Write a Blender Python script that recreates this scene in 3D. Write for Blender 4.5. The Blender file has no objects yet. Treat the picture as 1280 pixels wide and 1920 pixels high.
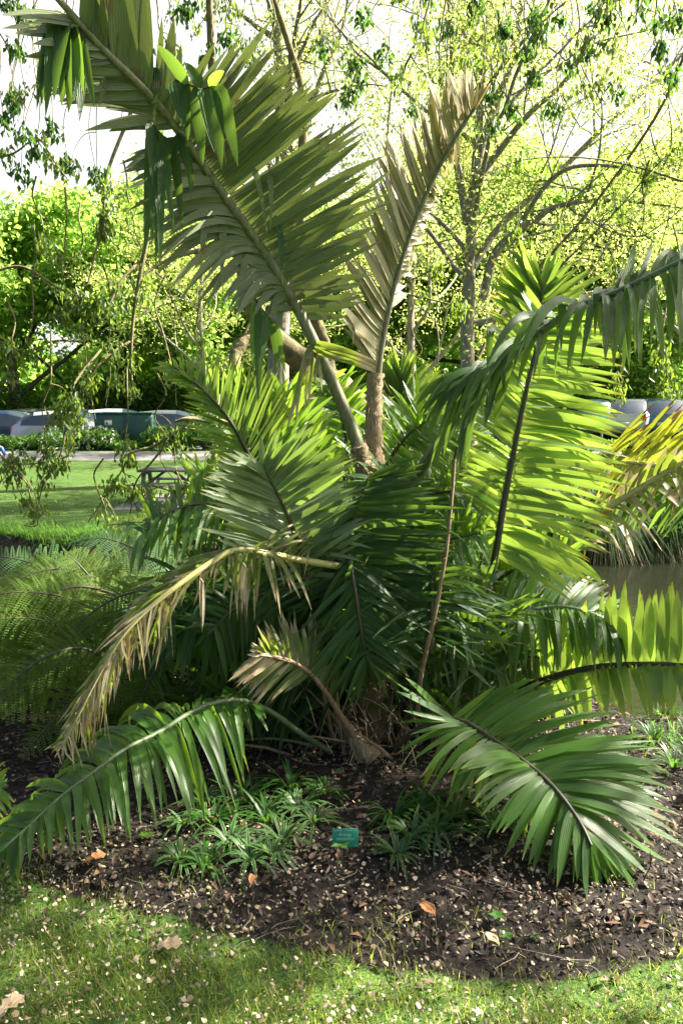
import bpy, math, random
import numpy as np
from mathutils import Vector
random.seed(7); rng = np.random.default_rng(7)
S = bpy.context.scene
C = bpy.context.collection
# ------------------------------------------------------------------ camera, sky, sun, exposure
F = 1500.0; EYE = 1.6; PITCH = math.radians(8.2)
cam = bpy.data.objects.new('camera', bpy.data.cameras.new('camera')); C.objects.link(cam)
cam.data.sensor_fit = 'VERTICAL'; cam.data.sensor_height = 36; cam.data.lens = 36*F/1920
cam.location = (0, 0, EYE); cam.rotation_euler = (math.radians(90)-PITCH, 0, 0)
cam.data.clip_start = 0.05; cam.data.clip_end = 2000
S.camera = cam
SUN_AZ = math.radians(74); SUN_EL = math.radians(42)      # azimuth: clockwise from +Y (the view direction)
w = bpy.data.worlds.new('World'); S.world = w; w.use_nodes = True
nt = w.node_tree; bg = nt.nodes['Background']
sky = nt.nodes.new('ShaderNodeTexSky'); sky.sky_type = 'NISHITA'; sky.sun_disc = False
sky.sun_elevation = SUN_EL; sky.sun_rotation = SUN_AZ; sky.air_density = 0.8; sky.dust_density = 6.0; sky.ozone_density = 0.6
tcw = nt.nodes.new('ShaderNodeTexCoord'); nw = nt.nodes.new('ShaderNodeTexNoise'); nw.inputs['Scale'].default_value = 1.6; nw.inputs['Detail'].default_value = 6
rw = nt.nodes.new('ShaderNodeMapRange'); rw.inputs[1].default_value = .36; rw.inputs[2].default_value = .56; rw.inputs[3].default_value = .7; rw.inputs[4].default_value = 1.0
mw = nt.nodes.new('ShaderNodeMix'); mw.data_type = 'RGBA'; mw.inputs[7].default_value = (4.9, 4.95, 5.0, 1)     # white of the overexposed sky, added as a bright layer
nt.links.new(tcw.outputs['Generated'], nw.inputs['Vector']); nt.links.new(nw.outputs['Fac'], rw.inputs[0]); sx0 = nt.nodes.new('ShaderNodeSeparateXYZ'); nt.links.new(tcw.outputs['Generated'], sx0.inputs[0])      # whitening added only ahead, to keep fill light low overhead and behind
ry = nt.nodes.new('ShaderNodeMapRange'); ry.interpolation_type = 'SMOOTHSTEP'; ry.inputs[1].default_value = .45; ry.inputs[2].default_value = .85; nt.links.new(sx0.outputs[1], ry.inputs[0])
my = nt.nodes.new('ShaderNodeMath'); my.operation = 'MULTIPLY'; nt.links.new(rw.outputs[0], my.inputs[0]); nt.links.new(ry.outputs[0], my.inputs[1]); nt.links.new(my.outputs[0], mw.inputs[0])
nt.links.new(sky.outputs[0], mw.inputs[6]); nt.links.new(mw.outputs[2], bg.inputs[0]); bg.inputs[1].default_value = 0.052
sl = bpy.data.lights.new('sun', 'SUN'); sl.energy = 5.0; sl.angle = math.radians(0.6); sl.color = (1, 0.93, 0.80)
so = bpy.data.objects.new('sun', sl); C.objects.link(so)
sd = Vector((math.sin(SUN_AZ)*math.cos(SUN_EL), math.cos(SUN_AZ)*math.cos(SUN_EL), math.sin(SUN_EL)))
so.rotation_euler = (-sd).to_track_quat('-Z', 'Y').to_euler(); so.location = (20, 20, 30)
S.view_settings.view_transform = 'Standard'; S.view_settings.look = 'None'
S.view_settings.exposure = 2.4; S.view_settings.gamma = 1
S.cycles.max_bounces = 8; S.cycles.transmission_bounces = 6; S.cycles.sample_clamp_indirect = 6

# ------------------------------------------------------------------ helpers
cp, sp = math.cos(PITCH), math.sin(PITCH)
def P(px, py, Y):
    x = (px-640)/F; v = (960-py)/F
    d = np.array([x, cp+v*sp, -sp+v*cp]); return np.array([0, 0, EYE]) + d*(Y/d[1])
def G(px, py, z=0.0):
    x = (px-640)/F; v = (960-py)/F
    d = np.array([x, cp+v*sp, -sp+v*cp]); return np.array([0, 0, EYE]) + d*((z-EYE)/d[2])
def unit(a):
    a = np.asarray(a, float); n = np.linalg.norm(a, axis=-1, keepdims=True); return a/np.maximum(n, 1e-9)

class MB:
    def __init__(s): s.v=[]; s.f=[]; s.t=[]; s.uv=[]; s.mi=[]; s.n=0
    def add(s, v, f, tint=0.5, uv=None, mi=0):
        v = np.asarray(v, float).reshape(-1, 3); f = np.asarray(f, int)
        s.v.append(v); s.f.append(f+s.n); s.n += len(v)
        s.t.append(np.broadcast_to(np.asarray(tint, float), (len(v),)))
        s.uv.append(np.zeros((len(v), 2)) if uv is None else np.asarray(uv, float)); s.mi.append(np.full(len(f), mi))
    def box(s, c, size, rot=0.0, tint=0.5, mi=0, tilt=None):
        x, y, z = np.array(size)/2
        v = np.array([[a*x, b*y, d*z] for d in (-1, 1) for a, b in ((-1,-1),(1,-1),(1,1),(-1,1))])
        if tilt is not None:
            cc, ss = math.cos(tilt), math.sin(tilt); v = v @ np.array([[cc,0,-ss],[0,1,0],[ss,0,cc]])
        cc, ss = math.cos(rot), math.sin(rot); v = v @ np.array([[cc,ss,0],[-ss,cc,0],[0,0,1]])
        s.add(v+np.array(c), [[3,2,1,0],[4,5,6,7],[0,1,5,4],[1,2,6,5],[2,3,7,6],[3,0,4,7]], tint, None, mi)
    def build(s, name, mats, parent=None, smooth=False):
        me = bpy.data.meshes.new(name)
        V = np.concatenate(s.v)
        tot = np.concatenate([np.full(len(f), f.shape[1]) for f in s.f if len(f)])
        idx = np.concatenate([f.ravel() for f in s.f if len(f)])
        used, inv = np.unique(idx, return_inverse=True); allt = np.concatenate(s.t); alluv = np.concatenate(s.uv)
        if len(used) < len(V): V = V[used]; idx = inv.ravel(); allt = allt[used]; alluv = alluv[used]
        me.vertices.add(len(V)); me.vertices.foreach_set('co', V.ravel()); me.loops.add(len(idx)); me.polygons.add(len(tot))
        me.loops.foreach_set('vertex_index', idx)
        me.polygons.foreach_set('loop_start', np.concatenate([[0], np.cumsum(tot)[:-1]])); me.polygons.foreach_set('loop_total', tot)
        me.polygons.foreach_set('material_index', np.concatenate([m for m in s.mi if len(m)]))
        if smooth: me.polygons.foreach_set('use_smooth', np.ones(len(tot), bool))
        me.update(calc_edges=True)
        a = me.attributes.new('tint', 'FLOAT', 'POINT'); a.data.foreach_set('value', allt)
        ul = me.uv_layers.new(name='UVMap'); ul.data.foreach_set('uv', alluv[idx].ravel())
        for m in (mats if isinstance(mats, (list, tuple)) else [mats]): me.materials.append(m)
        o = bpy.data.objects.new(name, me); C.objects.link(o)
        if parent: o.parent = parent; o.matrix_parent_inverse = parent_inv(parent)
        return o
def world(o):
    from mathutils import Matrix
    b = Matrix.LocRotScale(o.location, o.rotation_euler, o.scale)
    return world(o.parent) @ o.matrix_parent_inverse @ b if o.parent else b
def parent_inv(p): return world(p).inverted()
def tag(o, label=None, cat=None, group=None, kind=None):
    if label: o['label'] = label
    if cat: o['category'] = cat
    if group: o['group'] = group
    if kind: o['kind'] = kind
    return o
def empty(name, loc, label, cat, group=None, rz=0):
    o = bpy.data.objects.new(name, None); C.objects.link(o); o.location = loc; o.rotation_euler = (0, 0, rz)
    o.empty_display_size = 0.1
    return tag(o, label, cat, group)

def spline(pts, n):
    """Catmull-Rom through pts, n samples; returns positions and the float index of each."""
    p = np.asarray(pts, float); m = len(p)
    q = np.vstack([2*p[0]-p[1], p, 2*p[-1]-p[-2]]); u = np.linspace(0, m-1, n); i = np.minimum(u.astype(int), m-2); t = (u-i)[:, None]
    a, b, c, d = q[i], q[i+1], q[i+2], q[i+3]
    return 0.5*((2*b)+(-a+c)*t+(2*a-5*b+4*c-d)*t**2+(-a+3*b-3*c+d)*t**3), u
def tube(mb, pts, r, n=6, tint=0.5, cap=True, rough=0.0, mi=0):
    p = np.asarray(pts, float); m = len(p); r = np.broadcast_to(np.asarray(r, float), (m,))
    T = unit(np.gradient(p, axis=0)); ref = np.array([0.31, 0.2, 0.93]) if abs(T[0][2]) < .9 else np.array([1., .1, 0])
    A = unit(np.cross(T, ref)); B = np.cross(T, A); th = np.linspace(0, 2*math.pi, n, endpoint=False)
    rr = r[:, None]*(1+rough*rng.normal(size=(m, n)))
    v = p[:, None]+rr[..., None]*(np.cos(th)[None, :, None]*A[:, None]+np.sin(th)[None, :, None]*B[:, None])
    i = np.arange(m-1)[:, None]*n; j = np.arange(n)[None]; k = (j+1) % n
    f = np.stack([i+j, i+k, i+n+k, i+n+j], -1).reshape(-1, 4)
    L = np.concatenate([[0], np.cumsum(np.linalg.norm(np.diff(p, axis=0), axis=1))])
    uv = np.stack([np.broadcast_to(th/6.283, (m, n)), np.broadcast_to(L[:, None], (m, n))], -1).reshape(-1, 2)
    mb.add(v.reshape(-1, 3), f, tint, uv, mi)
    if cap:
        mb.add(v[-1], np.arange(n)[None], tint, None, mi); mb.add(v[0], np.arange(n)[::-1][None], tint, None, mi)
def leaves(mb, pos, d, nor, L, W, tint, fold=0.25, mi=0):
    """Folded pointed leaves, two triangles each."""
    n = len(pos); d = unit(d); s = unit(np.cross(d, nor)); nn = np.cross(s, d)
    L = np.broadcast_to(L, (n,))[:, None]; W = np.broadcast_to(W, (n,))[:, None]
    a = pos; b = pos+d*L*.42+s*W*.5+nn*W*fold; c = pos+d*L; e = pos+d*L*.42-s*W*.5+nn*W*fold
    v = np.stack([a, b, c, e], 1).reshape(-1, 3); k = np.arange(n)[:, None]*4
    f = np.concatenate([k+np.array([0, 1, 2]), k+np.array([0, 2, 3])])
    uv = np.tile(np.array([[.5, 0], [1, .4], [.5, 1], [0, .4]]), (n, 1))
    mb.add(v, f, np.repeat(np.broadcast_to(tint, (n,)), 4), uv, mi)
def blades(mb, pos, d, L, W, droop, tint, seg=3, mi=0, side=None):
    """Curved strap / grass blades."""
    n = len(pos); d = unit(d); L = np.broadcast_to(L, (n,))[:, None]; W = np.broadcast_to(W, (n,))[:, None]; droop = np.broadcast_to(droop, (n,))[:, None]
    h = d.copy(); h[:, 2] = 0; h = unit(h+1e-6)
    s = unit(np.cross(h, [0, 0, 1])) if side is None else side
    vs = []; uv = []
    for i in range(seg+1):
        t = i/seg; c = pos+d*L*t+np.array([0, 0, -1])*(droop*L*t*t)+h*(droop*L*t*t*.25)
        ww = W*(1-t**2.2)*.5*(0.7+0.6*t)+0.0002
        vs += [c+s*ww, c-s*ww]; uv += [[1, t], [0, t]]
    v = np.stack(vs, 1).reshape(-1, 3); k = np.arange(n)[:, None]*(2*seg+2)
    f = np.concatenate([k+np.array([2*i, 2*i+1, 2*i+3, 2*i+2]) for i in range(seg)])
    mb.add(v, f, np.repeat(np.broadcast_to(tint, (n,)), 2*seg+2), np.tile(np.array(uv), (n, 1)), mi)
def rdir(n, up=0.0, spread=1.0):
    v = rng.normal(size=(n, 3))*spread; v[:, 2] += up; return unit(v)

# ------------------------------------------------------------------ materials
def mat(name):
    m = bpy.data.materials.new(name); m.use_nodes = True; t = m.node_tree; t.nodes.clear()
    o = t.nodes.new('ShaderNodeOutputMaterial'); return m, t, o
def N(t, ty, **k):
    n = t.nodes.new(ty)
    for a, b in k.items():
        if a.startswith('i_'):
            key = a[2:]; key = int(key) if key.isdigit() else key.replace('_', ' ')
            n.inputs[key].default_value = b
        else: setattr(n, a, b)
    return n
def rgb(c): return (c[0], c[1], c[2], 1)
def mixc(t, f, a, b):
    m = N(t, 'ShaderNodeMix', data_type='RGBA')
    for sock, val in ((m.inputs[0], f), (m.inputs[6], a), (m.inputs[7], b)):
        if hasattr(val, 'is_output') or isinstance(val, bpy.types.NodeSocket): t.links.new(val, sock)
        else: sock.default_value = val if isinstance(val, float) else rgb(val)
    return m.outputs[2]
def ramp(t, sock, a, b):
    r = N(t, 'ShaderNodeMapRange'); t.links.new(sock, r.inputs[0]); r.inputs[1].default_value = a; r.inputs[2].default_value = b; return r.outputs[0]
def noise(t, scale, detail=3.0, coord='Object', rough=.6):
    tc = N(t, 'ShaderNodeTexCoord'); n = N(t, 'ShaderNodeTexNoise'); t.links.new(tc.outputs[coord], n.inputs['Vector'])
    n.inputs['Scale'].default_value = scale; n.inputs['Detail'].default_value = detail; n.inputs['Roughness'].default_value = rough; return n.outputs['Fac']
def leaf_mat(name, a, b, trans=(0.25, 0.5, 0.03), tf=0.45, under=None, rough=0.45, spec=0.5, tip=None, tip_at=0.9, veins=0, blotch=None, blotch_at=.62):
    m, t, o = mat(name)
    at = N(t, 'ShaderNodeAttribute', attribute_name='tint')
    col = mixc(t, at.outputs['Fac'], a, b)
    tcol = mixc(t, at.outputs['Fac'], tuple(x*.75 for x in trans), tuple(min(1, x*1.2) for x in trans))
    if under is not None:
        g = N(t, 'ShaderNodeNewGeometry'); col = mixc(t, g.outputs['Backfacing'], col, under)
    uvn = N(t, 'ShaderNodeUVMap'); sx = N(t, 'ShaderNodeSeparateXYZ'); t.links.new(uvn.outputs[0], sx.inputs[0])
    if blotch is not None:
        bf = ramp(t, noise(t, 9, 4), blotch_at, blotch_at+.06); col = mixc(t, bf, col, blotch); tcol = mixc(t, bf, tcol, tuple(x*.7 for x in blotch))
    if tip is not None:
        ad = N(t, 'ShaderNodeMath', operation='MULTIPLY_ADD'); t.links.new(noise(t, 25, 2), ad.inputs[0]); ad.inputs[1].default_value = .25
        t.links.new(sx.outputs[1], ad.inputs[2])
        tf_ = ramp(t, ad.outputs[0], tip_at+.12, tip_at+.17); col = mixc(t, tf_, col, tip); tcol = mixc(t, tf_, tcol, tuple(x*.8 for x in tip))
    p = N(t, 'ShaderNodeBsdfPrincipled'); t.links.new(col, p.inputs['Base Color']); p.inputs['Roughness'].default_value = rough
    p.inputs['Specular IOR Level'].default_value = spec
    tr = N(t, 'ShaderNodeBsdfTranslucent'); t.links.new(tcol, tr.inputs[0])
    if veins:
        mu = N(t, 'ShaderNodeMath', operation='MULTIPLY'); t.links.new(sx.outputs[0], mu.inputs[0]); mu.inputs[1].default_value = veins*6.283
        sn = N(t, 'ShaderNodeMath', operation='SINE'); t.links.new(mu.outputs[0], sn.inputs[0])
        bp = N(t, 'ShaderNodeBump'); bp.inputs['Strength'].default_value = .35; bp.inputs['Distance'].default_value = .002
        t.links.new(sn.outputs[0], bp.inputs['Height']); t.links.new(bp.outputs[0], p.inputs['Normal'])
    x = N(t, 'ShaderNodeMixShader'); x.inputs[0].default_value = tf
    t.links.new(p.outputs[0], x.inputs[1]); t.links.new(tr.outputs[0], x.inputs[2]); t.links.new(x.outputs[0], o.inputs[0])
    return m
def solid(name, a, b=None, scale=20.0, rough=0.6, metal=0.0, bump=0.0, bscale=None, spec=.5, stretch=None, coat=0):
    m, t, o = mat(name); p = N(t, 'ShaderNodeBsdfPrincipled'); b = b or tuple(x*.7 for x in a)
    tc = N(t, 'ShaderNodeTexCoord'); n = N(t, 'ShaderNodeTexNoise'); mp = N(t, 'ShaderNodeMapping')
    t.links.new(tc.outputs['Object'], mp.inputs[0]); t.links.new(mp.outputs[0], n.inputs['Vector'])
    if stretch: mp.inputs['Scale'].default_value = stretch
    n.inputs['Scale'].default_value = scale; n.inputs['Detail'].default_value = 6; n.inputs['Roughness'].default_value = .65
    col = mixc(t, ramp(t, n.outputs['Fac'], .35, .65), a, b); t.links.new(col, p.inputs['Base Color'])
    p.inputs['Roughness'].default_value = rough; p.inputs['Metallic'].default_value = metal; p.inputs['Specular IOR Level'].default_value = spec
    p.inputs['Coat Weight'].default_value = coat
    if bump:
        bp = N(t, 'ShaderNodeBump'); bp.inputs['Strength'].default_value = bump; bp.inputs['Distance'].default_value = .02
        t.links.new(n.outputs['Fac'], bp.inputs['Height']); t.links.new(bp.outputs[0], p.inputs['Normal'])
    t.links.new(p.outputs[0], o.inputs[0]); return m

M = {}
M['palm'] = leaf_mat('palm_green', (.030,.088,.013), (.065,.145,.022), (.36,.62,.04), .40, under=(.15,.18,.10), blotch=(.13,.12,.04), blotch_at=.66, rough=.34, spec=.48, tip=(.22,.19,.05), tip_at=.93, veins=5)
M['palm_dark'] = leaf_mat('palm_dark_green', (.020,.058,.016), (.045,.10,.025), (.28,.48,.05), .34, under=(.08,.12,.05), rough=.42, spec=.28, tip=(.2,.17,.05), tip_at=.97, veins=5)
M['palm_silver'] = leaf_mat('palm_silver_backed', (.03,.08,.02), (.06,.11,.03), (.22,.27,.05), .16, under=(.16,.19,.095), rough=.40, spec=.4, tip=(.3,.3,.06), tip_at=.92, veins=5, blotch=(.16,.13,.07), blotch_at=.60)
M['palm_silvergreen'] = leaf_mat('palm_silver_green', (.03,.08,.02), (.06,.11,.03), (.34,.52,.07), .40, under=(.19,.24,.14), rough=.36, spec=.6, tip=(.3,.3,.06), tip_at=.92, veins=5)
M['palm_brown'] = leaf_mat('palm_bleached', (.2,.17,.08), (.34,.28,.17), (.42,.36,.12), .25, under=(.42,.39,.24), rough=.42, spec=.4, tip=(.4,.34,.2), tip_at=.9, veins=5)
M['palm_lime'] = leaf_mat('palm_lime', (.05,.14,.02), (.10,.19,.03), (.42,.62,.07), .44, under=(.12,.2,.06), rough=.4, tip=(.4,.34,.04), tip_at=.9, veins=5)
M['palm_yellow'] = leaf_mat('palm_yellow', (.10,.16,.02), (.22,.24,.03), (.62,.68,.04), .5, under=(.25,.25,.06), rough=.45, tip=(.16,.07,.02), tip_at=.78, veins=4, blotch=(.14,.07,.02), blotch_at=.60)
M['palm_olive'] = leaf_mat('palm_olive', (.08,.12,.02), (.17,.18,.05), (.42,.54,.06), .42, under=(.17,.21,.07), rough=.4, tip=(.45,.38,.2), tip_at=.7, veins=4, blotch=(.35,.30,.14), blotch_at=.55)
M['dry'] = leaf_mat('dry_leaf', (.30,.24,.13), (.50,.43,.28), (.5,.36,.15), .25, rough=.7, blotch=(.14,.08,.03), blotch_at=.55)
M['stalk'] = solid('petiole_green', (.07,.12,.045), (.13,.15,.08), 14, .38, bump=.15, stretch=(3,3,.6))
M['stalk_grey'] = solid('petiole_grey', (.085,.09,.05), (.22,.21,.14), 18, .4, bump=.2, stretch=(3,3,.6))
M['stalk_dark'] = solid('rachis_dark', (.03,.035,.018), (.07,.055,.03), 30, .5)
M['stalk_yellow'] = solid('rachis_yellow', (.30,.30,.08), (.40,.36,.16), 25, .5)
M['stalk_brown'] = solid('stalk_brown', (.16,.09,.05), (.26,.19,.12), 30, .6, bump=.3, stretch=(2,2,.5))
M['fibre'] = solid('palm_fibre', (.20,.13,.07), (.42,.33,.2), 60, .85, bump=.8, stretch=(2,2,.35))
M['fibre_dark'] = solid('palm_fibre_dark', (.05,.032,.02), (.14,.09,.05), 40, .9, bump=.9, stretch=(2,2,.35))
M['bark'] = solid('bark_grey', (.13,.115,.09), (.30,.27,.22), 5, .9, bump=.9, stretch=(3,3,.7))
M['bark_moss'] = solid('bark_mossy', (.10,.075,.04), (.24,.21,.09), 12, .9, bump=1.0)
M['twig'] = solid('twig_bark', (.09,.075,.05), (.26,.23,.17), 22, .8, bump=.4)
M['bark_dark'] = solid('bark_dark', (.05,.04,.03), (.10,.085,.065), 5, .9, bump=.8, stretch=(3,3,.7))
M['ash_leaf'] = leaf_mat('ash_leaf', (.02,.055,.012), (.075,.13,.03), (.34,.50,.05), .34, rough=.45, spec=.4)
M['spring_leaf'] = leaf_mat('spring_leaf', (.10,.16,.03), (.20,.25,.05), (.72,.86,.22), .58, rough=.6, spec=.25)
M['green_leaf'] = leaf_mat('green_leaf', (.05,.12,.02), (.11,.19,.03), (.48,.74,.12), .54, rough=.6, spec=.25)
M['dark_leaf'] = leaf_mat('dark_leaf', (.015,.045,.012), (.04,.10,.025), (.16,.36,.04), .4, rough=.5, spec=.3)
M['shrub_leaf'] = leaf_mat('shrub_leaf', (.03,.10,.02), (.07,.17,.035), (.25,.5,.05), .4, rough=.4, spec=.4)
M['hedge_leaf'] = leaf_mat('hedge_leaf', (.03,.08,.015), (.07,.14,.03), (.3,.5,.05), .45, rough=.5, spec=.3)
M['petal'] = leaf_mat('white_petal', (.65,.65,.6), (.8,.8,.78), (.7,.7,.65), .3, rough=.7)
M['fern'] = leaf_mat('fern_green', (.035,.08,.012), (.10,.15,.025), (.34,.52,.05), .40, rough=.65, spec=.15)
M['fern_pale'] = leaf_mat('fern_pale', (.035,.09,.03), (.07,.14,.055), (.25,.42,.08), .35, rough=.7, spec=.1)
M['fern_gold'] = leaf_mat('fern_gold', (.20,.14,.03), (.34,.24,.06), (.55,.4,.06), .4, rough=.6)
M['grass'] = leaf_mat('grass_blade', (.055,.12,.02), (.24,.29,.06), (.50,.62,.08), .48, rough=.5, spec=.3)
M['bank_grass'] = leaf_mat('bank_grass_blade', (.03,.10,.02), (.06,.17,.03), (.25,.5,.05), .4, rough=.5, spec=.3)
M['sedge'] = leaf_mat('sedge_blade', (.03,.07,.02), (.08,.13,.04), (.22,.36,.08), .3, rough=.7, spec=.12)
M['straw'] = leaf_mat('straw_blade', (.22,.17,.09), (.34,.28,.16), (.35,.28,.12), .25, rough=.7)
def strap_mat():
    m = leaf_mat('variegated_strap', (.02,.075,.012), (.03,.10,.016), (.20,.42,.05), .35, rough=.4, spec=.35); t = m.node_tree
    p = [n for n in t.nodes if n.type == 'BSDF_PRINCIPLED'][0]; src = p.inputs['Base Color'].links[0].from_socket
    u = N(t, 'ShaderNodeUVMap'); s = N(t, 'ShaderNodeSeparateXYZ'); t.links.new(u.outputs[0], s.inputs[0])
    a = N(t, 'ShaderNodeMath', operation='SUBTRACT'); t.links.new(s.outputs[0], a.inputs[0]); a.inputs[1].default_value = .5
    b = N(t, 'ShaderNodeMath', operation='ABSOLUTE'); t.links.new(a.outputs[0], b.inputs[0])
    t.links.new(mixc(t, ramp(t, b.outputs[0], .38, .45), src, (.34,.42,.24)), p.inputs['Base Color']); return m
M['strap'] = strap_mat()
M['strap_green'] = leaf_mat('plain_strap', (.018,.065,.01), (.04,.11,.018), (.22,.44,.04), .34, rough=.45, spec=.3)
M['chip'] = leaf_mat('bark_chip', (.022,.017,.013), (.13,.11,.09), (.05,.03,.02), .05, rough=.75, spec=.3)
M['litter'] = leaf_mat('brown_litter', (.04,.025,.018), (.24,.14,.08), (.1,.06,.03), .08, rough=.6, spec=.35)
M['seed'] = leaf_mat('papery_seed', (.17,.12,.07), (.66,.56,.40), (.5,.4,.22), .2, rough=.7, spec=.3)
M['orange_leaf'] = leaf_mat('fallen_leaf', (.30,.13,.05), (.42,.20,.08), (.4,.15,.04), .15, rough=.6, veins=3)
M['tan_leaf'] = leaf_mat('fallen_tan_leaf', (.36,.26,.15), (.46,.36,.22), (.4,.25,.1), .15, rough=.6, veins=3)

# ------------------------------------------------------------------ ground, creek, path
EDGE = [G(-200,1590), G(0,1640), G(140,1690), G(400,1752), G(700,1815), G(1000,1842), G(1280,1795), G(1500,1760)]
ex = np.array([e[0] for e in EDGE]); ey = np.array([e[1] for e in EDGE])
WATER = -0.92
def sm(a, b, x): t = np.clip((x-a)/(b-a), 0, 1); return t*t*(3-2*t)
def height(x, y):
    x = np.asarray(x, float); y = np.asarray(y, float)
    near = 4.75+.25*np.sin(x*.8)+.35*sm(-1, -5, x)-1.25*sm(.95, 1.5, x)
    z = -1.35*sm(near, near+1.3, y)
    z = z + (1.35-.58)*sm(12.0, 12.9, y+.25*np.sin(x*1.3+1)+.15*np.sin(x*3.1))
    z = z + .43*sm(17, 25, y) - (.26-.42*sm(1, 9, x))*sm(27, 29.2, y)*(1-sm(39, 43, y))
    z = z + .02*np.sin(x*2.3+y*1.7)*sm(3, 1.5, y)*.5 + .06*sm(5, 3.2, y)*sm(1.9, 2.6, y)*(.5+.5*np.sin(x*1.5+1))
    return z
def ground_mesh():
    xs = np.concatenate([-np.geomspace(400, 3, 40)[:-1], np.linspace(-3, 3, 121), np.geomspace(3, 400, 40)[1:]])
    ys = np.concatenate([np.linspace(-20, 1, 12)[:-1], np.linspace(1, 6.5, 130), np.linspace(6.5, 14, 80)[1:], np.linspace(14, 34, 60)[1:], np.geomspace(34, 600, 25)[1:]])
    X, Y = np.meshgrid(xs, ys); Z = height(X, Y)
    nearm = (np.abs(X) < 3.2) & (Y > 1) & (Y < 6)
    Z = Z + nearm*rng.normal(size=Z.shape)*.004
    v = np.stack([X, Y, Z], -1).reshape(-1, 3); nx, ny = len(xs), len(ys)
    i = np.arange(ny-1)[:, None]*nx+np.arange(nx-1)[None]
    f = np.stack([i, i+1, i+nx+1, i+nx], -1).reshape(-1, 4)
    e = np.interp(X, ex, ey); bed = sm(-.10, .10, Y-e)*(1-sm(12.6, 13.0, Y+.25*np.sin(X*1.3+1)))
    mb = MB(); mb.add(v, f, bed.ravel())
    m, t, o = mat('ground_soil_and_lawn'); p = N(t, 'ShaderNodeBsdfPrincipled'); at = N(t, 'ShaderNodeAttribute', attribute_name='tint')
    n1 = noise(t, 30, 8); n2 = noise(t, .6, 4); n3 = noise(t, 7, 6)
    soil = mixc(t, ramp(t, n1, .35, .7), (.008,.007,.006), (.036,.029,.023))
    lawn = mixc(t, ramp(t, n3, .35, .65), (.06,.105,.02), (.13,.18,.035)); lawn = mixc(t, ramp(t, n2, .45, .75), lawn, (.16,.20,.045))
    lawn = mixc(t, ramp(t, noise(t, 130, 3), .42, .66), tuple([.03,.08,.015]), lawn)
    ad = N(t, 'ShaderNodeMath', operation='MULTIPLY_ADD'); t.links.new(n3, ad.inputs[0]); ad.inputs[1].default_value = .7; t.links.new(at.outputs['Fac'], ad.inputs[2])
    c = mixc(t, ramp(t, ad.outputs[0], .75, .9), lawn, soil); t.links.new(c, p.inputs['Base Color']); p.inputs['Roughness'].default_value = .9; p.inputs['Specular IOR Level'].default_value = .2
    bp = N(t, 'ShaderNodeBump'); bp.inputs['Strength'].default_value = .9; bp.inputs['Distance'].default_value = .02; t.links.new(n1, bp.inputs['Height']); t.links.new(bp.outputs[0], p.inputs['Normal'])
    t.links.new(p.outputs[0], o.inputs[0])
    tag(mb.build('ground', m, smooth=True), kind='structure')
ground_mesh()
def sheet(name, x0, x1, y0, y1, dz, material, nx=60, ny=6, z=None):
    X, Y = np.meshgrid(np.linspace(x0, x1, nx), np.linspace(y0, y1, ny)); Z = (height(X, Y)+dz) if z is None else np.full(X.shape, z)
    i = np.arange(ny-1)[:, None]*nx+np.arange(nx-1)[None]; mb = MB()
    mb.add(np.stack([X, Y, Z], -1).reshape(-1, 3), np.stack([i, i+1, i+nx+1, i+nx], -1).reshape(-1, 4)); return tag(mb.build(name, material, smooth=True), kind='structure')
def water_mat():
    m, t, o = mat('creek_water'); p = N(t, 'ShaderNodeBsdfPrincipled'); p.inputs['Base Color'].default_value = (.012,.014,.008,1); p.inputs['Roughness'].default_value = .04
    p.inputs['IOR'].default_value = 1.33; p.inputs['Specular IOR Level'].default_value = .22
    tc = N(t, 'ShaderNodeTexCoord'); mp = N(t, 'ShaderNodeMapping'); mp.inputs['Scale'].default_value = (1, 2.2, 1); t.links.new(tc.outputs['Object'], mp.inputs[0])
    n = N(t, 'ShaderNodeTexNoise'); n.inputs['Scale'].default_value = 5; n.inputs['Detail'].default_value = 5; t.links.new(mp.outputs[0], n.inputs['Vector'])
    bp = N(t, 'ShaderNodeBump'); bp.inputs['Strength'].default_value = .14; bp.inputs['Distance'].default_value = .03
    t.links.new(n.outputs['Fac'], bp.inputs['Height']); t.links.new(bp.outputs[0], p.inputs['Normal']); t.links.new(p.outputs[0], o.inputs[0]); return m
sheet('creek_water', -60, 60, 4.6, 13.2, 0, water_mat(), 2, 2, z=WATER)
sheet('path', -60, 60, 22.9, 25.6, .012, solid('path_asphalt', (.13,.13,.13), (.18,.178,.175), 30, .85, bump=.2))
sheet('car_park', -80, 80, 28.4, 39, .012, solid('car_park_asphalt', (.06,.06,.062), (.09,.09,.09), 12, .85, bump=.2))
mb = MB()
for x0 in np.arange(-50, 50, 2.0): mb.box((x0+1, 28.3, float(height(x0, 28.3))+.05), (1.99, .15, .15))
tag(mb.build('kerb', solid('kerb_concrete', (.35,.34,.32), (.45,.44,.42), 20, .9)), kind='structure')

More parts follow.
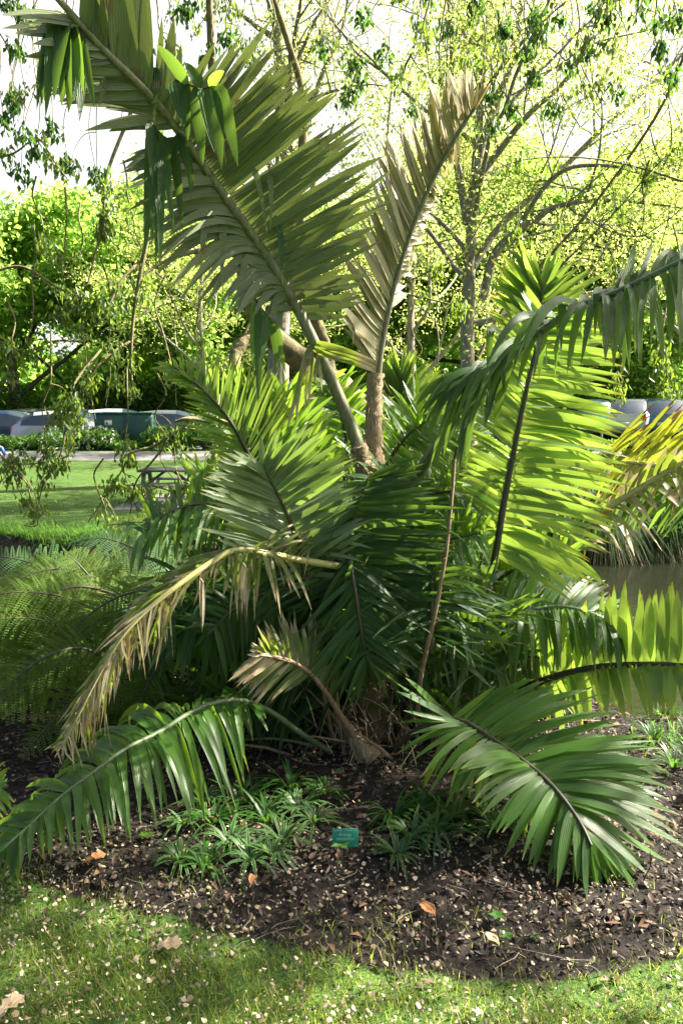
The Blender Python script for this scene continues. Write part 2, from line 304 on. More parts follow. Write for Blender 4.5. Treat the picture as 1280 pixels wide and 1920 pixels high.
# ------------------------------------------------------------------ foreground lawn blades, mulch, seeds
def grass_fore():
    n = 95000; x = rng.uniform(-1.9, 2.0, n); y = rng.uniform(1.35, 2.95, n)
    e = np.interp(x, ex, ey); dd = e-y; nz = .5+.5*np.sin(x*9+3*np.sin(y*11))*np.cos(y*13+x*4)
    keep = (dd+rng.normal(size=n)*.10+nz*.24-.08*np.sin(x*23+y*9) > .05) & (rng.random(n) < .45+.9*(.5+.5*np.sin(x*6+2*np.sin(y*9))*np.cos(y*8-x*3))) & (rng.random(n) < .35+.65*np.clip(dd/.2+.3, 0, 1)); x, y = x[keep], y[keep]; n = len(x)
    patch = (.5+.5*np.sin(x*5.1+1.3*np.sin(y*7))*np.sin(y*6.3+x*2))
    pos = np.stack([x, y, height(x, y)-.003], -1); d = rdir(n, 1.5, .6); mb = MB()
    blades(mb, pos, d, rng.uniform(.018, .058, n)*(.7+.6*patch), rng.uniform(.0016, .0036, n), rng.uniform(.0, .5, n), np.clip(rng.normal(.45, .25, n)+.2*(patch-.5), 0, 1), 2, side=rdir(n, 0)*np.array([1, 1, .1]))
    k = rng.random(n) < .09; k = np.where(k)[0]
    blades(mb, pos[k], d[k], .05, .0025, .2, rng.random(len(k)), 2, mi=1)
    tag(mb.build('lawn_grass', [M['grass'], M['straw']]), 'mown green lawn grass scattered with pale seeds along the bottom', 'grass', kind='stuff')
grass_fore()
def bank_grass():
    mb = MB(); n = 26000; x = rng.uniform(-14, 14, n); y = 12.75+rng.exponential(.35, n)+-.25*np.sin(x*1.3+1)+.0
    pos = np.stack([x, y, height(x, y)-.02], -1); d = rdir(n, 1.0, .5); d[:, 1] -= .25
    blades(mb, pos, d, rng.uniform(.12, .34, n)*np.clip(1.25-(y-12.7)*.5, .35, 1.2), rng.uniform(.006, .012, n), rng.uniform(.2, .7, n), rng.random(n), 3)
    tag(mb.build('bank_grass', M['bank_grass']), 'long green grass overhanging the far creek bank', 'grass', kind='stuff')
    mb = MB(); n = 60000; x = rng.uniform(-13, 13, n); y = 13.3+(rng.random(n)**1.6)*9.5
    pos = np.stack([x, y, height(x, y)-.01], -1)
    blades(mb, pos, rdir(n, 1.5, .6), rng.uniform(.04, .08, n), rng.uniform(.008, .014, n), .3, rng.random(n), 1, side=rdir(n, 0))
    tag(mb.build('far_lawn_grass', M['bank_grass']), 'mown green lawn grass rising beyond the creek to the path', 'grass', kind='stuff')
bank_grass()
def litter():
    mb = MB(); n = 46000; x = rng.uniform(-2.6, 2.9, n); y = rng.uniform(1.75, 5.0, n)
    e = np.interp(x, ex, ey); keep = (y-e+rng.normal(size=n)*.08 > 0.0); x, y = x[keep], y[keep]; n = len(x)
    pos = np.stack([x, y, height(x, y)+rng.uniform(0, .014, n)], -1); d = rdir(n)*np.array([1, 1, .35])
    leaves(mb, pos, d, rdir(n, 1.4, .6), rng.uniform(.008, .036, n), rng.uniform(.003, .014, n), rng.random(n)**2.2, .15)
    tag(mb.build('bark_mulch', M['chip']), 'dark brown bark mulch and leaf bits covering the planting bed', 'mulch', kind='stuff')
    mb = MB(); n = 30000; x = rng.uniform(-2.2, 2.3, n); y = 1.4+rng.random(n)*2.2
    dens = np.where(y < 2.75, 1, .3)*np.where(y > np.interp(x, ex, ey), 1.0, .9)*np.clip(.15+1.0*(np.sin(x*3+y*5+2*np.sin(y*4))*np.cos(y*9-x*4+np.sin(x*11))*.5+.35), .05, 1)*np.where(y < 1.95, 1.5, 1); k = rng.random(n) < dens; x, y = x[k], y[k]; n = len(x)
    lawn = (np.interp(x, ex, ey)-y) > 0
    c = np.stack([x, y, height(x, y)+.010+rng.uniform(0, .012, n)+lawn*.012], -1); nn = rdir(n, 1.3, .7)
    a = unit(np.cross(nn, rdir(n))); b = np.cross(nn, a); r = .0025+.0075*rng.random(n)**1.7
    th = np.linspace(0, 2*math.pi, 7, endpoint=False)
    rad = r[:, None]*rng.uniform(.7, 1.15, (n, 7)); el = rng.uniform(.55, 1, n)[:, None, None]
    v = c[:, None]+rad[..., None]*(np.cos(th)[None, :, None]*a[:, None]+el*np.sin(th)[None, :, None]*b[:, None])+nn[:, None]*(rng.normal(size=(n, 7))*.0016)[..., None]
    v = np.concatenate([c[:, None]+nn[:, None]*.002, v], 1); kk = np.arange(n)[:, None]*8
    f = np.concatenate([kk+np.array([0, 1+i, 1+(i+1) % 7]) for i in range(7)])
    mb.add(v.reshape(-1, 3), f, np.repeat(np.clip(rng.random(n)**1.5*np.where(lawn, 1.1, .75), 0, 1), 8)); tag(mb.build('papery_seeds', M['seed']), 'pale papery round seeds scattered over lawn and mulch', 'seeds', kind='stuff')
    mb = MB(); n = 2600; x = rng.uniform(-2.2, 2.4, n); y = rng.uniform(1.8, 4.6, n); k = y-np.interp(x, ex, ey)+rng.normal(size=n)*.1 > 0; x, y = x[k], y[k]; n = len(x)
    leaves(mb, np.stack([x, y, height(x, y)+rng.uniform(.004, .02, n)], -1), rdir(n)*np.array([1, 1, .3]), rdir(n, 1.5, .7), rng.uniform(.025, .06, n), rng.uniform(.01, .028, n), rng.random(n)**1.5, .35)
    tag(mb.build('leaf_litter', M['litter']), 'curled brown leaf scraps lying on the mulch of the planting bed', 'leaf litter', kind='stuff')
    mb = MB()
    for i in range(150):
        x0, y0 = rng.uniform(-1.8, 2.0), rng.uniform(2.0, 3.4); a = rng.uniform(0, 6.28); L = rng.uniform(.05, .2)
        q = np.array([[x0+math.cos(a)*L*s+.01*math.sin(s*5+i), y0+math.sin(a)*L*s, float(height(x0, y0))+.014+.01*s] for s in (0, .35, .7, 1)])
        tube(mb, q, [.0018, .0016, .0013, .0008], 4, rng.random())
    tag(mb.build('fallen_twigs', M['twig']), 'thin dry twigs lying about on the mulch', 'twigs', kind='stuff')
litter()
def fallen_leaf(px, py, L, wd, a, m, label, lobes=False):
    p = G(px, py, .02); p[2] = float(height(p[0], p[1]))+.022; mb = MB(); k = 12; vs = []; uv = []
    for i in range(k+1):
        t = i/k; wv = math.sin(math.pi*min(1, t*.93+.05))**.8*wd*.5*(1+(.35*math.sin(t*19) if lobes else .06*math.sin(t*40)))
        for s in (-1, 0, 1):
            vs.append((t*L-L/2, s*wv, .006*abs(s)+.012*math.sin(t*3.1)+.004*math.sin(t*9+s))); uv.append((s*.5+.5, t))
    f = [[3*i+j, 3*i+j+1, 3*i+j+4, 3*i+j+3] for i in range(k) for j in (0, 1)]
    v = np.array(vs); c, s_ = math.cos(a), math.sin(a); v = v @ np.array([[c, s_, 0], [-s_, c, 0], [0, 0, 1]])
    e = empty('fallen_leaf', p, label, 'leaf'); mb.add(v+p, f, .5, uv); mb.build('blade', m, e, True)
    mb = MB(); q = np.array([[-L*.5, 0, 0], [-L*.62, .003, .004], [-L*.75, 0, .002]]) @ np.array([[c, s_, 0], [-s_, c, 0], [0, 0, 1]]); tube(mb, q+p, .0012, 5); mb.build('stem', M['stalk_brown'], e, True)
fallen_leaf(800, 1722, .075, .04, -1.0, M['orange_leaf'], 'large orange-brown fallen leaf lying on bare mulch at lower centre-right')
fallen_leaf(183, 1625, .07, .045, .6, M['orange_leaf'], 'curled rust-orange fallen leaf on mulch below the lower left frond', True)
fallen_leaf(320, 1785, .075, .05, .2, M['tan_leaf'], 'lobed tan fallen leaf lying on the lawn near the mulch edge', True)
fallen_leaf(475, 1672, .05, .03, 1.4, M['orange_leaf'], 'small brown fallen leaf just below the striped plants left of the label')
fallen_leaf(24, 1895, .08, .05, 1.0, M['tan_leaf'], 'pale brown fallen leaf in the grass at bottom left corner', True)
fallen_leaf(920, 1770, .06, .03, 2.2, M['tan_leaf'], 'narrow tan fallen leaf on mulch right of the orange leaf')

# ------------------------------------------------------------------ palm fronds
UP = np.array([0, 0, 1.0])
def frond(parent, pts, sides, n=40, w=.032, m='palm', rm='stalk', r=(.02, .004), bow=.12, nref=(0, -1, .3), face=1, hang=0.0, fold=.22, jit=.03, tjit=12, seg=8, label=None, name='frond', prof=None, djit=.04, torn=0.0, lean=0.0):
    """pts: rachis through (px, py, depth); sides: lists of (rachis index, tip px, tip py, depth offset[, bow])."""
    p3 = np.array([P(*p) for p in pts]); px = np.array(pts, float)
    path, u = spline(p3, 8*len(pts)); mb = MB()
    rad = r[0]+(r[1]-r[0])*(u/u[-1])**.8
    tube(mb, path, rad, 7, rng.random())
    fr = mb.build(name, M[rm] if isinstance(rm, str) else rm, parent, True)
    if label: fr['label'] = label
    pix, u2 = spline(px, 8*len(pts)); lb = MB(); nref0 = np.array(nref, float)
    S_ = np.linspace(0, 1, seg+1)
    profile = np.interp(S_, *(prof or ([0, .06, .22, .5, .74, .92, 1], [.3, .65, 1, .96, .70, .34, .03])))
    for side in sides:
        k = np.array([(q[0], q[1], q[2], q[3], q[4] if len(q) > 4 else bow) for q in side], float); nn = max(2, int(n*(k[-1, 0]-k[0, 0])/(len(pts)-1)+.5))
        for t in np.linspace(k[0, 0], k[-1, 0], nn):
            t2 = t+rng.normal()*.12/ n * len(pts) * .3; root = np.array([np.interp(t2, u, path[:, j]) for j in range(3)])
            dep = np.interp(t2, u2, pix[:, 2]); tx, ty, dd, bw = [np.interp(t, k[:, 0], k[:, j]) for j in (1, 2, 3, 4)]
            tip = P(tx+rng.normal()*tjit, ty+rng.normal()*tjit, dep+dd+rng.normal()*djit); tip = root+(tip-root)*rng.uniform(.82, 1.07); L = np.linalg.norm(tip-root)
            if L < 1e-3: continue
            ss = S_[:, None]; d0 = unit(tip-root)
            if torn and rng.random() < torn: tip = root+(tip-root)*rng.uniform(.35, .8); L = np.linalg.norm(tip-root)
            if rng.random() < hang:
                q = rng.uniform(.25, .5); kn = root+(tip-root)*q+UP*L*bw*.8; end = kn-UP*L*(1-q)*rng.uniform(.8, 1.0)+d0*L*.1+rng.normal(size=3)*.02
                c = np.where(ss < q, root+(kn-root)*(ss/q), 0); tt = np.clip((ss-q)/(1-q), 0, 1); cc = kn+d0*L*.08
                c = np.where(ss < q, c, kn*(1-tt)**2+2*cc*tt*(1-tt)+end*tt**2)
            else:
                ct = root+(tip-root)*.5+UP*L*(bw+rng.normal()*jit)+rng.normal(size=3)*L*.025
                c = root*(1-ss)**2+2*ct*ss*(1-ss)+tip*ss**2
            T = unit(np.gradient(c, axis=0)); nr = nref0+rng.normal(size=3)*.22
            Wd = unit(np.cross(T, nr)); 
            for i in range(1, len(Wd)):
                if Wd[i] @ Wd[i-1] < 0: Wd[i] *= -1
            Nn = np.cross(Wd, T)
            if (Nn[2] @ nref0) < 0: Nn = -Nn
            ww = w*.84*rng.uniform(.65, 1.2)*min(1.15, .65+L*.7); hw = (ww*.5*profile)[:, None]
            fo = fold*(1-.5*ss)*rng.uniform(.5, 1.5)
            a = c-Wd*hw+Nn*hw*fo; b = c+Wd*hw+Nn*hw*fo; V = np.stack([a, c, b], 1).reshape(-1, 3)
            i = np.arange(seg)*3; f = np.concatenate([np.stack([i, i+1, i+4, i+3], -1), np.stack([i+1, i+2, i+5, i+4], -1)])
            # orient so the upper face looks along +Nn for face=1
            nrm = np.cross(V[1]-V[0], V[4]-V[1])
            if (nrm @ Nn[1])*face < 0: f = f[:, ::-1]
            uv = np.stack([np.tile([0, .5, 1], seg+1), np.repeat(S_, 3)], -1)
            lb.add(V, f, np.clip(rng.normal(.5, .36), 0, 1), uv)
    if lb.n:
        o = lb.build('leaf_blades', M[m] if isinstance(m, str) else m, fr, False)
    return fr

base = G(690, 1405, 0); BY = base[1]     # foot of the palm clump
palm = empty('palm_clump', base, 'large clumping palm with many arching feather fronds at the centre of the bed', 'palm')
# --- silver-backed giant frond, upper left
frond(palm, [(684,872,3.5),(642,760,3.46),(590,645,3.4),(540,545,3.34),(480,450,3.25),(405,345,3.12),(335,245,3.0),(268,165,2.86),(190,88,2.74),(120,10,2.62),(60,-60,2.5)],
 [[(2.5,668,585,-.05),(3.0,705,480,-.1),(3.4,718,400,-.1),(3.8,712,340,-.1),(4.2,680,275,-.12),(4.6,650,225,-.14),(5.0,615,175,-.15),(5.35,575,140,-.15),(5.7,515,75,-.18),(5.95,470,40,-.2)],
  [(2.6,470,610,-.05,.3),(3.1,430,600,-.2,.4),(3.6,350,570,-.2,.45),(4.1,300,500,-.2,.3),(4.6,270,430,-.2,.2),(5.2,240,345,-.15,.15),(5.8,235,290,-.1,.1)]],
 n=200, w=.046, m='palm_silver', rm='stalk_grey', r=(.030,.009), bow=.02, nref=(.25,-1,.1), face=-1, hang=.10, fold=.18, name='frond', label='giant silver-backed frond arching up to the top left', tjit=14)
frond(palm, [(335,245,3.0),(268,165,2.86),(190,88,2.74),(120,10,2.62),(60,-60,2.5)],
 [[(0,455,70,-.3,.1),(.25,330,70,-.1,.0),(.6,310,10,-.1,.0),(1,260,-40,-.1,.0),(1.6,225,-60,-.1),(2.4,170,-70,-.1)],
  [(.1,190,250,-.1,.1),(.5,130,200,-.1,.1),(1,95,175,-.1,.12),(1.7,60,110,-.1,.1),(2.6,20,20,-.1,.1)]],
 n=52, w=.062, m='palm_silver', rm='stalk_dark', r=(.011,.006), nref=(.1,-1,.15), face=-1, hang=.12, fold=.15, label='broad-bladed tip of the giant frond at the top left corner')
# hanging torn blades under it
frond(palm, [(335,250,2.98),(320,262,2.96),(300,250,2.93),(280,225,2.9)], [[(0,365,370,-.1,.25),(1,290,430,-.15,.3),(2,305,520,-.15,.3),(3,285,470,-.1,.3)]], n=12, w=.05, m='palm_dark', rm='stalk_dark', r=(.004,.003), bow=.3, nref=(0,-1,0), fold=.3, tjit=18, label='dark green blades hanging below the giant frond')
frond(palm, [(330,150,2.86),(375,165,2.8),(405,160,2.78)], [[(0,345,250,-.05,.2),(1,395,300,-.05,.25),(2,425,330,-.08,.25)],[(.5,300,90,-.05,.1),(1.6,410,130,-.05,.1)]], n=6, w=.085, m='palm_dark', rm='stalk_dark', r=(.004,.002), nref=(0,-1,.1), fold=.3, tjit=8, label='glossy broad blades folded down beside the giant frond')
frond(palm, [(150,60,2.7),(130,45,2.68),(110,20,2.66)], [[(0,150,240,-.05,.1),(1,85,150,-.05,.2),(2,70,210,-.05,.3)],[(0,170,200,-.05,.1),(2,90,170,-.05,.2)]], n=10, w=.06, m='palm_dark', rm='stalk_dark', r=(.004,.002), nref=(0,-1,.1), tjit=18, label='dark drooping blades at the top left corner')
frond(palm, [(478,560,3.25),(500,590,3.25),(520,610,3.27)], [[(0,470,740,-.1,.2),(1,488,720,-.1,.2),(2,540,700,-.1,.2)]], n=7, w=.045, m='palm_dark', rm='stalk_dark', r=(.004,.002), nref=(0,-1,0), tjit=10, label='dark blades hanging left of the giant frond stalk')
frond(palm, [(585,640,3.38),(582,655,3.38),(600,665,3.38)], [[(0,540,800,-.05,.15),(1,570,790,-.05,.2),(2,590,740,-.05,.2)],[(0,725,670,-.1,.06),(2,700,705,-.1,.05)]], n=7, w=.032, m='palm_olive', rm='stalk_brown', r=(.004,.002), nref=(0,-1,0), tjit=8, label='olive blades hanging from the giant frond stalk')
# --- tall bleached frond, centre
frond(palm, [(700,850,3.72),(706,760,3.74),(714,660,3.75),(738,540,3.74),(772,430,3.7),(815,330,3.64),(862,245,3.57),(892,200,3.53)],
 [[(1.6,650,640,-.1),(2,628,560,-.15),(2.5,640,480,-.15),(3,675,400,-.15),(3.6,700,320,-.15),(4.2,705,250,-.12),(4.8,770,200,-.1),(5.4,800,160,-.1),(6,840,125,-.1),(6.6,880,125,-.1),(7,912,160,-.08)],
  [(2.6,752,560,.15,.1),(3.2,768,520,.15,.15),(3.8,792,440,.15,.15),(4.5,815,395,.15,.15),(5.2,832,330,.15,.15),(6,850,300,.12,.1)]],
 n=140, w=.046, m='palm_brown', rm='stalk_grey', r=(.018,.006), bow=.03, nref=(.6,-.9,.3), face=-1, hang=.03, fold=.2, tjit=9, djit=.05, label='tall upright bleached tan frond in the middle')
# --- leaning stems of the crown sheathed in fibre
def fibre_stem(pts, r, m='fibre', hairs=160, hl=.06, name='fibrous_stem', label=None):
    mb = MB(); p3 = np.array([P(*p) for p in pts]); q, u = spline(p3, 40); tube(mb, q, np.interp(u, np.arange(len(r)), r), 14, rng.random(), rough=.09)
    o = mb.build(name, M[m], palm, True)
    if label: o['label'] = label
    hb = MB(); i = rng.integers(0, 39, hairs); T = unit(np.gradient(q, axis=0))[i]; d = unit(T*rng.uniform(-1, 1.2, hairs)[:, None]+rdir(hairs)*.7)
    blades(hb, q[i]+rdir(hairs)*np.interp(u[i], np.arange(len(r)), r)[:, None], d, rng.uniform(.4, 1.3, hairs)*hl, .0022, .3, rng.random(hairs), 3)
    hb.build('fibre_hairs', M['dry'], o)
fibre_stem([(700,900,3.72),(700,840,3.72),(700,770,3.73),(704,700,3.74)], (.055,.045,.036,.036), hairs=420, label='brown fibre-wrapped stalk base of the tall frond')
fibre_stem([(690,905,3.5),(682,870,3.5),(672,835,3.48)], (.045,.04,.034), hairs=260, hl=.05, label='hairy orange-brown sheath at the foot of the giant frond')
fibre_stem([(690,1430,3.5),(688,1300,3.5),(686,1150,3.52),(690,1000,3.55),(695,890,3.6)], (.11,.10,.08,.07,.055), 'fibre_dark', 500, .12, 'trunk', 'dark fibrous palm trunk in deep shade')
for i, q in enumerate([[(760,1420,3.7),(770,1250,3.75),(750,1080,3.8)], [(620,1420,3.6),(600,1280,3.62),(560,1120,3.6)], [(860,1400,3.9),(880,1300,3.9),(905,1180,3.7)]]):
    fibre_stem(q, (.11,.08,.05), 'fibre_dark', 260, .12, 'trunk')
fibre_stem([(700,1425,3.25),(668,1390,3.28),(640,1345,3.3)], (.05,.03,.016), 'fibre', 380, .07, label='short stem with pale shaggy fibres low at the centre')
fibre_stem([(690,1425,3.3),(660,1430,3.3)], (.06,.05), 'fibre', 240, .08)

# --- arching frond at the right with drooping blades
frond(palm, [(752,950,3.6),(792,875,3.5),(845,800,3.35),(905,715,3.2),(960,665,3.1),(1010,625,3.0),(1075,580,2.9),(1140,555,2.8),(1205,525,2.7),(1290,485,2.6),(1370,460,2.5)],
 [[(2.8,795,800,-.1,.35),(3.2,805,850,-.2,.5),(3.7,865,850,-.2,.45),(4.3,880,770,-.2,.4),(5,960,740,-.2,.4),(5.6,945,720,-.2,.5),(6.2,1040,690,-.2,.4),(7,1140,690,-.2,.35),(7.7,1190,700,-.2,.35),(8.3,1230,650,-.15,.3),(9.5,1330,640,-.1,.3)],
  [(4,930,720,.15,.5),(5,1000,700,.2,.5),(6,1120,660,.2,.4),(7.4,1180,470,.2,.05),(8,1240,440,.2,.05),(9,1330,420,.2,.05)]],
 n=62, w=.040, m='palm_dark', rm='stalk', r=(.030,.007), bow=.35, nref=(0,-.8,.5), hang=.18, fold=.25, tjit=22, djit=.08, label='large right-hand frond arching to the right edge with drooping blades')
frond(palm, [(848,712,3.28),(885,702,3.22),(925,688,3.15),(962,668,3.1)], [[(0,785,800,-.1,.35),(.4,800,850,-.1,.35),(1,850,880,-.1,.3),(1.5,868,900,-.1,.3),(2,880,800,-.1,.3),(3,925,800,-.1,.3)],[(0,770,760,-.05,.3),(1.5,830,790,-.1,.4),(3,900,780,-.1,.4)]], n=22, w=.052, m='palm_dark', rm='stalk', r=(.006,.005), bow=.3, nref=(0,-1,.3), tjit=14, hang=.3, label='dark blades hanging from the crook of the right-hand frond')
frond(palm, [(1120,560,2.83),(1160,545,2.78),(1200,525,2.7)], [[(0,1120,640,-.1,.3),(.5,1150,720,-.1,.25),(1,1150,700,-.1,.3),(2,1240,690,-.1,.3)]], n=7, w=.05, m='palm_dark', rm='stalk', r=(.004,.004), bow=.3, nref=(0,-1,.3), tjit=10, hang=.3)
frond(palm, [(838,990,3.75),(885,940,3.7),(935,895,3.65),(985,840,3.6),(1040,800,3.55)], [[(2,870,850,0),(4,1080,740,0)],[(2,990,960,0),(4,1120,850,0)]], n=16, w=.036, m='palm', rm='stalk', r=(.028,.006), label='frond on a thick green stalk behind the right backlit frond')
# --- backlit lime frond, right
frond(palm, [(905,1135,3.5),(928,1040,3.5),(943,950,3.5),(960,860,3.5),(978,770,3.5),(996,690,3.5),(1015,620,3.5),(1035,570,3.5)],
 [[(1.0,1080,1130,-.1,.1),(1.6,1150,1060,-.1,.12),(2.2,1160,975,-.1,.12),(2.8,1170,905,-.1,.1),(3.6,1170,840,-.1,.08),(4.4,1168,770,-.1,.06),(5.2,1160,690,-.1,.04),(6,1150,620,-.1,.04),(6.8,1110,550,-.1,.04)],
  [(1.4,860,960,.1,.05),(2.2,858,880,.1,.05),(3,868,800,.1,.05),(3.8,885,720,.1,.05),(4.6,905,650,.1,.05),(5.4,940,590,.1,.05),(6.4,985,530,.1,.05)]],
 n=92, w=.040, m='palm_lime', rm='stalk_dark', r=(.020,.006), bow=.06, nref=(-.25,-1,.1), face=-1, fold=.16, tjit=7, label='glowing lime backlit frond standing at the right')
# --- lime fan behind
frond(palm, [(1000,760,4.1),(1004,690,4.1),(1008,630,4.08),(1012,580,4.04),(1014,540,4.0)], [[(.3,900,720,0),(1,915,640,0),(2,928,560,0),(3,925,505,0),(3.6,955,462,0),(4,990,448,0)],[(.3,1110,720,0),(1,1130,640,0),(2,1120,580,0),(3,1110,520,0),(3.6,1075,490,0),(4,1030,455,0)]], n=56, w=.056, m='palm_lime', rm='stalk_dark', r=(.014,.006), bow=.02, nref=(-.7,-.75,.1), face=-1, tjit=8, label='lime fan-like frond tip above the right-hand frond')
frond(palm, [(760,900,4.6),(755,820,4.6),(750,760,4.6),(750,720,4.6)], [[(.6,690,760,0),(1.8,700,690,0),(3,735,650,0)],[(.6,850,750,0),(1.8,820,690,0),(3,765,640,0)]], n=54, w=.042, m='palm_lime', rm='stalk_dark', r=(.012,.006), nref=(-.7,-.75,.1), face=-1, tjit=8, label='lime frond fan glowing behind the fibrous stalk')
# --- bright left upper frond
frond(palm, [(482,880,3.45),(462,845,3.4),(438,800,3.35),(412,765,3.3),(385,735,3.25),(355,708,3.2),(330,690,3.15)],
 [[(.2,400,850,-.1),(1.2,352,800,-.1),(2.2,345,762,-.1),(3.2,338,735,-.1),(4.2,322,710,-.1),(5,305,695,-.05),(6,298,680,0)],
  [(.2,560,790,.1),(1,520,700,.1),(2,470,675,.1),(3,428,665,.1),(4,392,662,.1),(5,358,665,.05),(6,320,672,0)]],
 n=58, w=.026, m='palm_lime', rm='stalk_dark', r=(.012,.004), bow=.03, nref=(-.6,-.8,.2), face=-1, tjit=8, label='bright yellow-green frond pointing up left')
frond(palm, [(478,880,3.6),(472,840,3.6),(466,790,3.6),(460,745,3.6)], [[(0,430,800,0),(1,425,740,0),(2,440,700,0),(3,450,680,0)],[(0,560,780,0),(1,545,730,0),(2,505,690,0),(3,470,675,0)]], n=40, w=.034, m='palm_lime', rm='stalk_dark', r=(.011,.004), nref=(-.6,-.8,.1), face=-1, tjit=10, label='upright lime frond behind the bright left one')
frond(palm, [(600,960,3.9),(570,880,3.9),(545,810,3.9),(530,750,3.9)], [[(.5,470,830,0),(1.5,480,760,0),(2.5,505,710,0),(3,520,700,0)],[(.2,650,850,0),(1.2,620,790,0),(2.3,590,720,0),(3,545,700,0)]], n=44, w=.036, m='palm', rm='stalk_dark', r=(.014,.005), nref=(0,-1,.2), face=-1, tjit=14, label='green frond rising behind the crown left of centre')
frond(palm, [(640,930,4.2),(650,850,4.2),(640,780,4.2),(620,720,4.2)], [[(.4,560,860,0),(1.5,540,780,0),(3,580,700,0)],[(.4,740,800,0),(1.5,720,740,0),(3,650,690,0)]], n=40, w=.036, m='palm', rm='stalk_dark', r=(.014,.005), nref=(0,-1,.2), tjit=14, label='green frond behind the giant frond stalk')
# --- silvery left-centre frond
frond(palm, [(572,1080,3.25),(560,1020,3.2),(540,968,3.15),(522,930,3.1),(505,898,3.05),(492,878,3.02)],
 [[(0,420,1010,0),(1,390,960,-.1),(2,385,912,-.15),(3,398,880,-.15),(4,420,858,-.15),(5,455,868,-.1)],
  [(0,700,1000,0),(1,690,950,0),(2,665,900,0),(3,650,845,0),(4,585,790,0),(5,510,830,-.05)]],
 n=72, w=.038, m='palm_silvergreen', rm='stalk_dark', r=(.012,.004), bow=.05, nref=(.1,-.9,.5), face=-1, fold=.22, tjit=9, label='silvery grey-green frond left of centre')
frond(palm, [(580,1130,3.3),(575,1060,3.25),(590,1000,3.25),(620,960,3.25)], [[(0,500,1130,0),(1.5,510,1060,0)],[(0,690,1130,0),(1,700,1060,0),(2,690,1010,0),(3,670,950,0)]], n=38, w=.034, m='palm_silvergreen', rm='stalk_grey', r=(.014,.005), nref=(.2,-1,.3), face=-1, tjit=14)
# --- arching damaged yellow frond, left
frond(palm, [(640,1062,3.25),(575,1052,3.15),(500,1038,3.05),(440,1032,2.98),(385,1062,2.9),(325,1105,2.82),(268,1152,2.76),(225,1200,2.7),(188,1262,2.66),(150,1335,2.62),(118,1395,2.6)],
 [[(1.6,585,1150,-.15,.3),(2.2,470,1170,-.1,.3),(2.8,450,1180,-.1,.3),(3.4,400,1130,-.1,.2),(4,330,1130,-.1,.1),(5,290,1250,-.05,.1),(6,235,1250,-.05,.1),(7,180,1370,-.03,.08),(8,170,1400,-.03,.05),(9,150,1410,0,.02),(10,112,1415,0,0)],
  [(1.2,640,1000,.1,.15),(2.4,560,990,.1,.2),(3,330,1060,.1,.1),(3.8,240,1120,.1,.08),(4.8,190,1200,.05,.08),(5.8,160,1260,.05,.05),(7,130,1340,.05,.02),(8.4,105,1400,0,0),(10,95,1410,0,0)]],
 n=92, w=.021, m='palm_olive', rm='stalk_yellow', r=(.016,.006), bow=.1, nref=(-.1,-.8,.6), hang=.12, torn=.4, fold=.3, tjit=9, label='ragged yellowing frond arching down to the left')
frond(palm, [(430,1035,2.98),(470,1030,3.0),(510,1035,3.02)], [[(0,400,1100,-.05,.2),(1,455,1155,-.05,.25),(2,560,1135,-.05,.25)]], n=6, w=.03, m='palm_olive', rm='stalk_yellow', r=(.004,.003), nref=(0,-1,.2), tjit=6)
frond(palm, [(325,1107,2.8),(268,1154,2.74),(225,1202,2.68),(188,1264,2.64),(150,1337,2.6),(118,1397,2.58)], [[(0,300,1200,-.03,.1),(1,268,1260,-.03,.1),(2,232,1270,-.03,.1),(2.6,175,1360,-.02,.06),(3.5,170,1420,-.02,.04),(5,125,1440,0,0)],[(.5,210,1190,.02,.05),(2,165,1270,.02,.04),(3.5,118,1370,.02,.02),(5,92,1420,0,0)]], n=46, w=.013, m='dry', rm='stalk_yellow', r=(.005,.003), nref=(0,-.9,.4), hang=.25, torn=.4, fold=.35, tjit=12, label='bleached dry blades along the tip of the ragged frond')
for x_, y_ in ((238,1160),(302,1110),(455,1055),(376,1085)):
    frond(palm, [(x_,y_,2.85),(x_+6,y_+8,2.85)], [[(0,x_-4,y_+95,-.02,.05),(1,x_+8,y_+110,-.02,.05)]], n=3, w=.018, m='dry', rm='stalk_yellow', r=(.003,.002), nref=(0,-1,.1), fold=.4, tjit=6)
# --- lower left deep green frond
frond(palm, [(620,1410,3.3),(560,1372,3.2),(500,1330,3.1),(440,1312,3.0),(370,1330,2.9),(300,1372,2.78),(240,1402,2.68),(180,1445,2.58),(118,1492,2.5),(60,1545,2.42),(8,1590,2.36)],
 [[(2.4,505,1340,-.05,.15),(2.8,470,1395,-.12,.2),(3.3,460,1450,-.15,.25),(4,438,1500,-.2,.3),(4.8,372,1530,-.2,.3),(5.5,312,1528,-.2,.3),(6.2,240,1570,-.2,.3),(7,225,1580,-.2,.3),(7.8,140,1610,-.2,.3),(8.6,85,1600,-.15,.25),(9.3,35,1650,-.1,.2),(10,5,1650,-.05,.1)],
  [(2.4,430,1260,.2,.2),(3,470,1370,.25,.5),(3.8,430,1400,.25,.6),(4.6,250,1375,.25,.4),(5.4,170,1410,.25,.35),(6.2,120,1440,.25,.3),(7,90,1475,.2,.25),(8,40,1500,.15,.2),(9,-20,1560,.1,.15),(10,-30,1630,0,.1)]],
 n=96, w=.037, m='palm', rm='stalk', r=(.014,.005), bow=.3, nref=(-.1,-.55,.85), fold=.3, tjit=12, hang=.03, label='deep green frond arching to the lower left corner')
frond(palm, [(640,1420,3.4),(560,1392,3.4),(480,1385,3.4),(420,1400,3.4)], [[(1,560,1500,0,.3),(3,400,1500,0,.3)],[(1,540,1340,0,.1),(3,360,1400,0,.2)]], n=26, w=.03, m='palm_dark', rm='stalk_grey', r=(.012,.004), tjit=16)
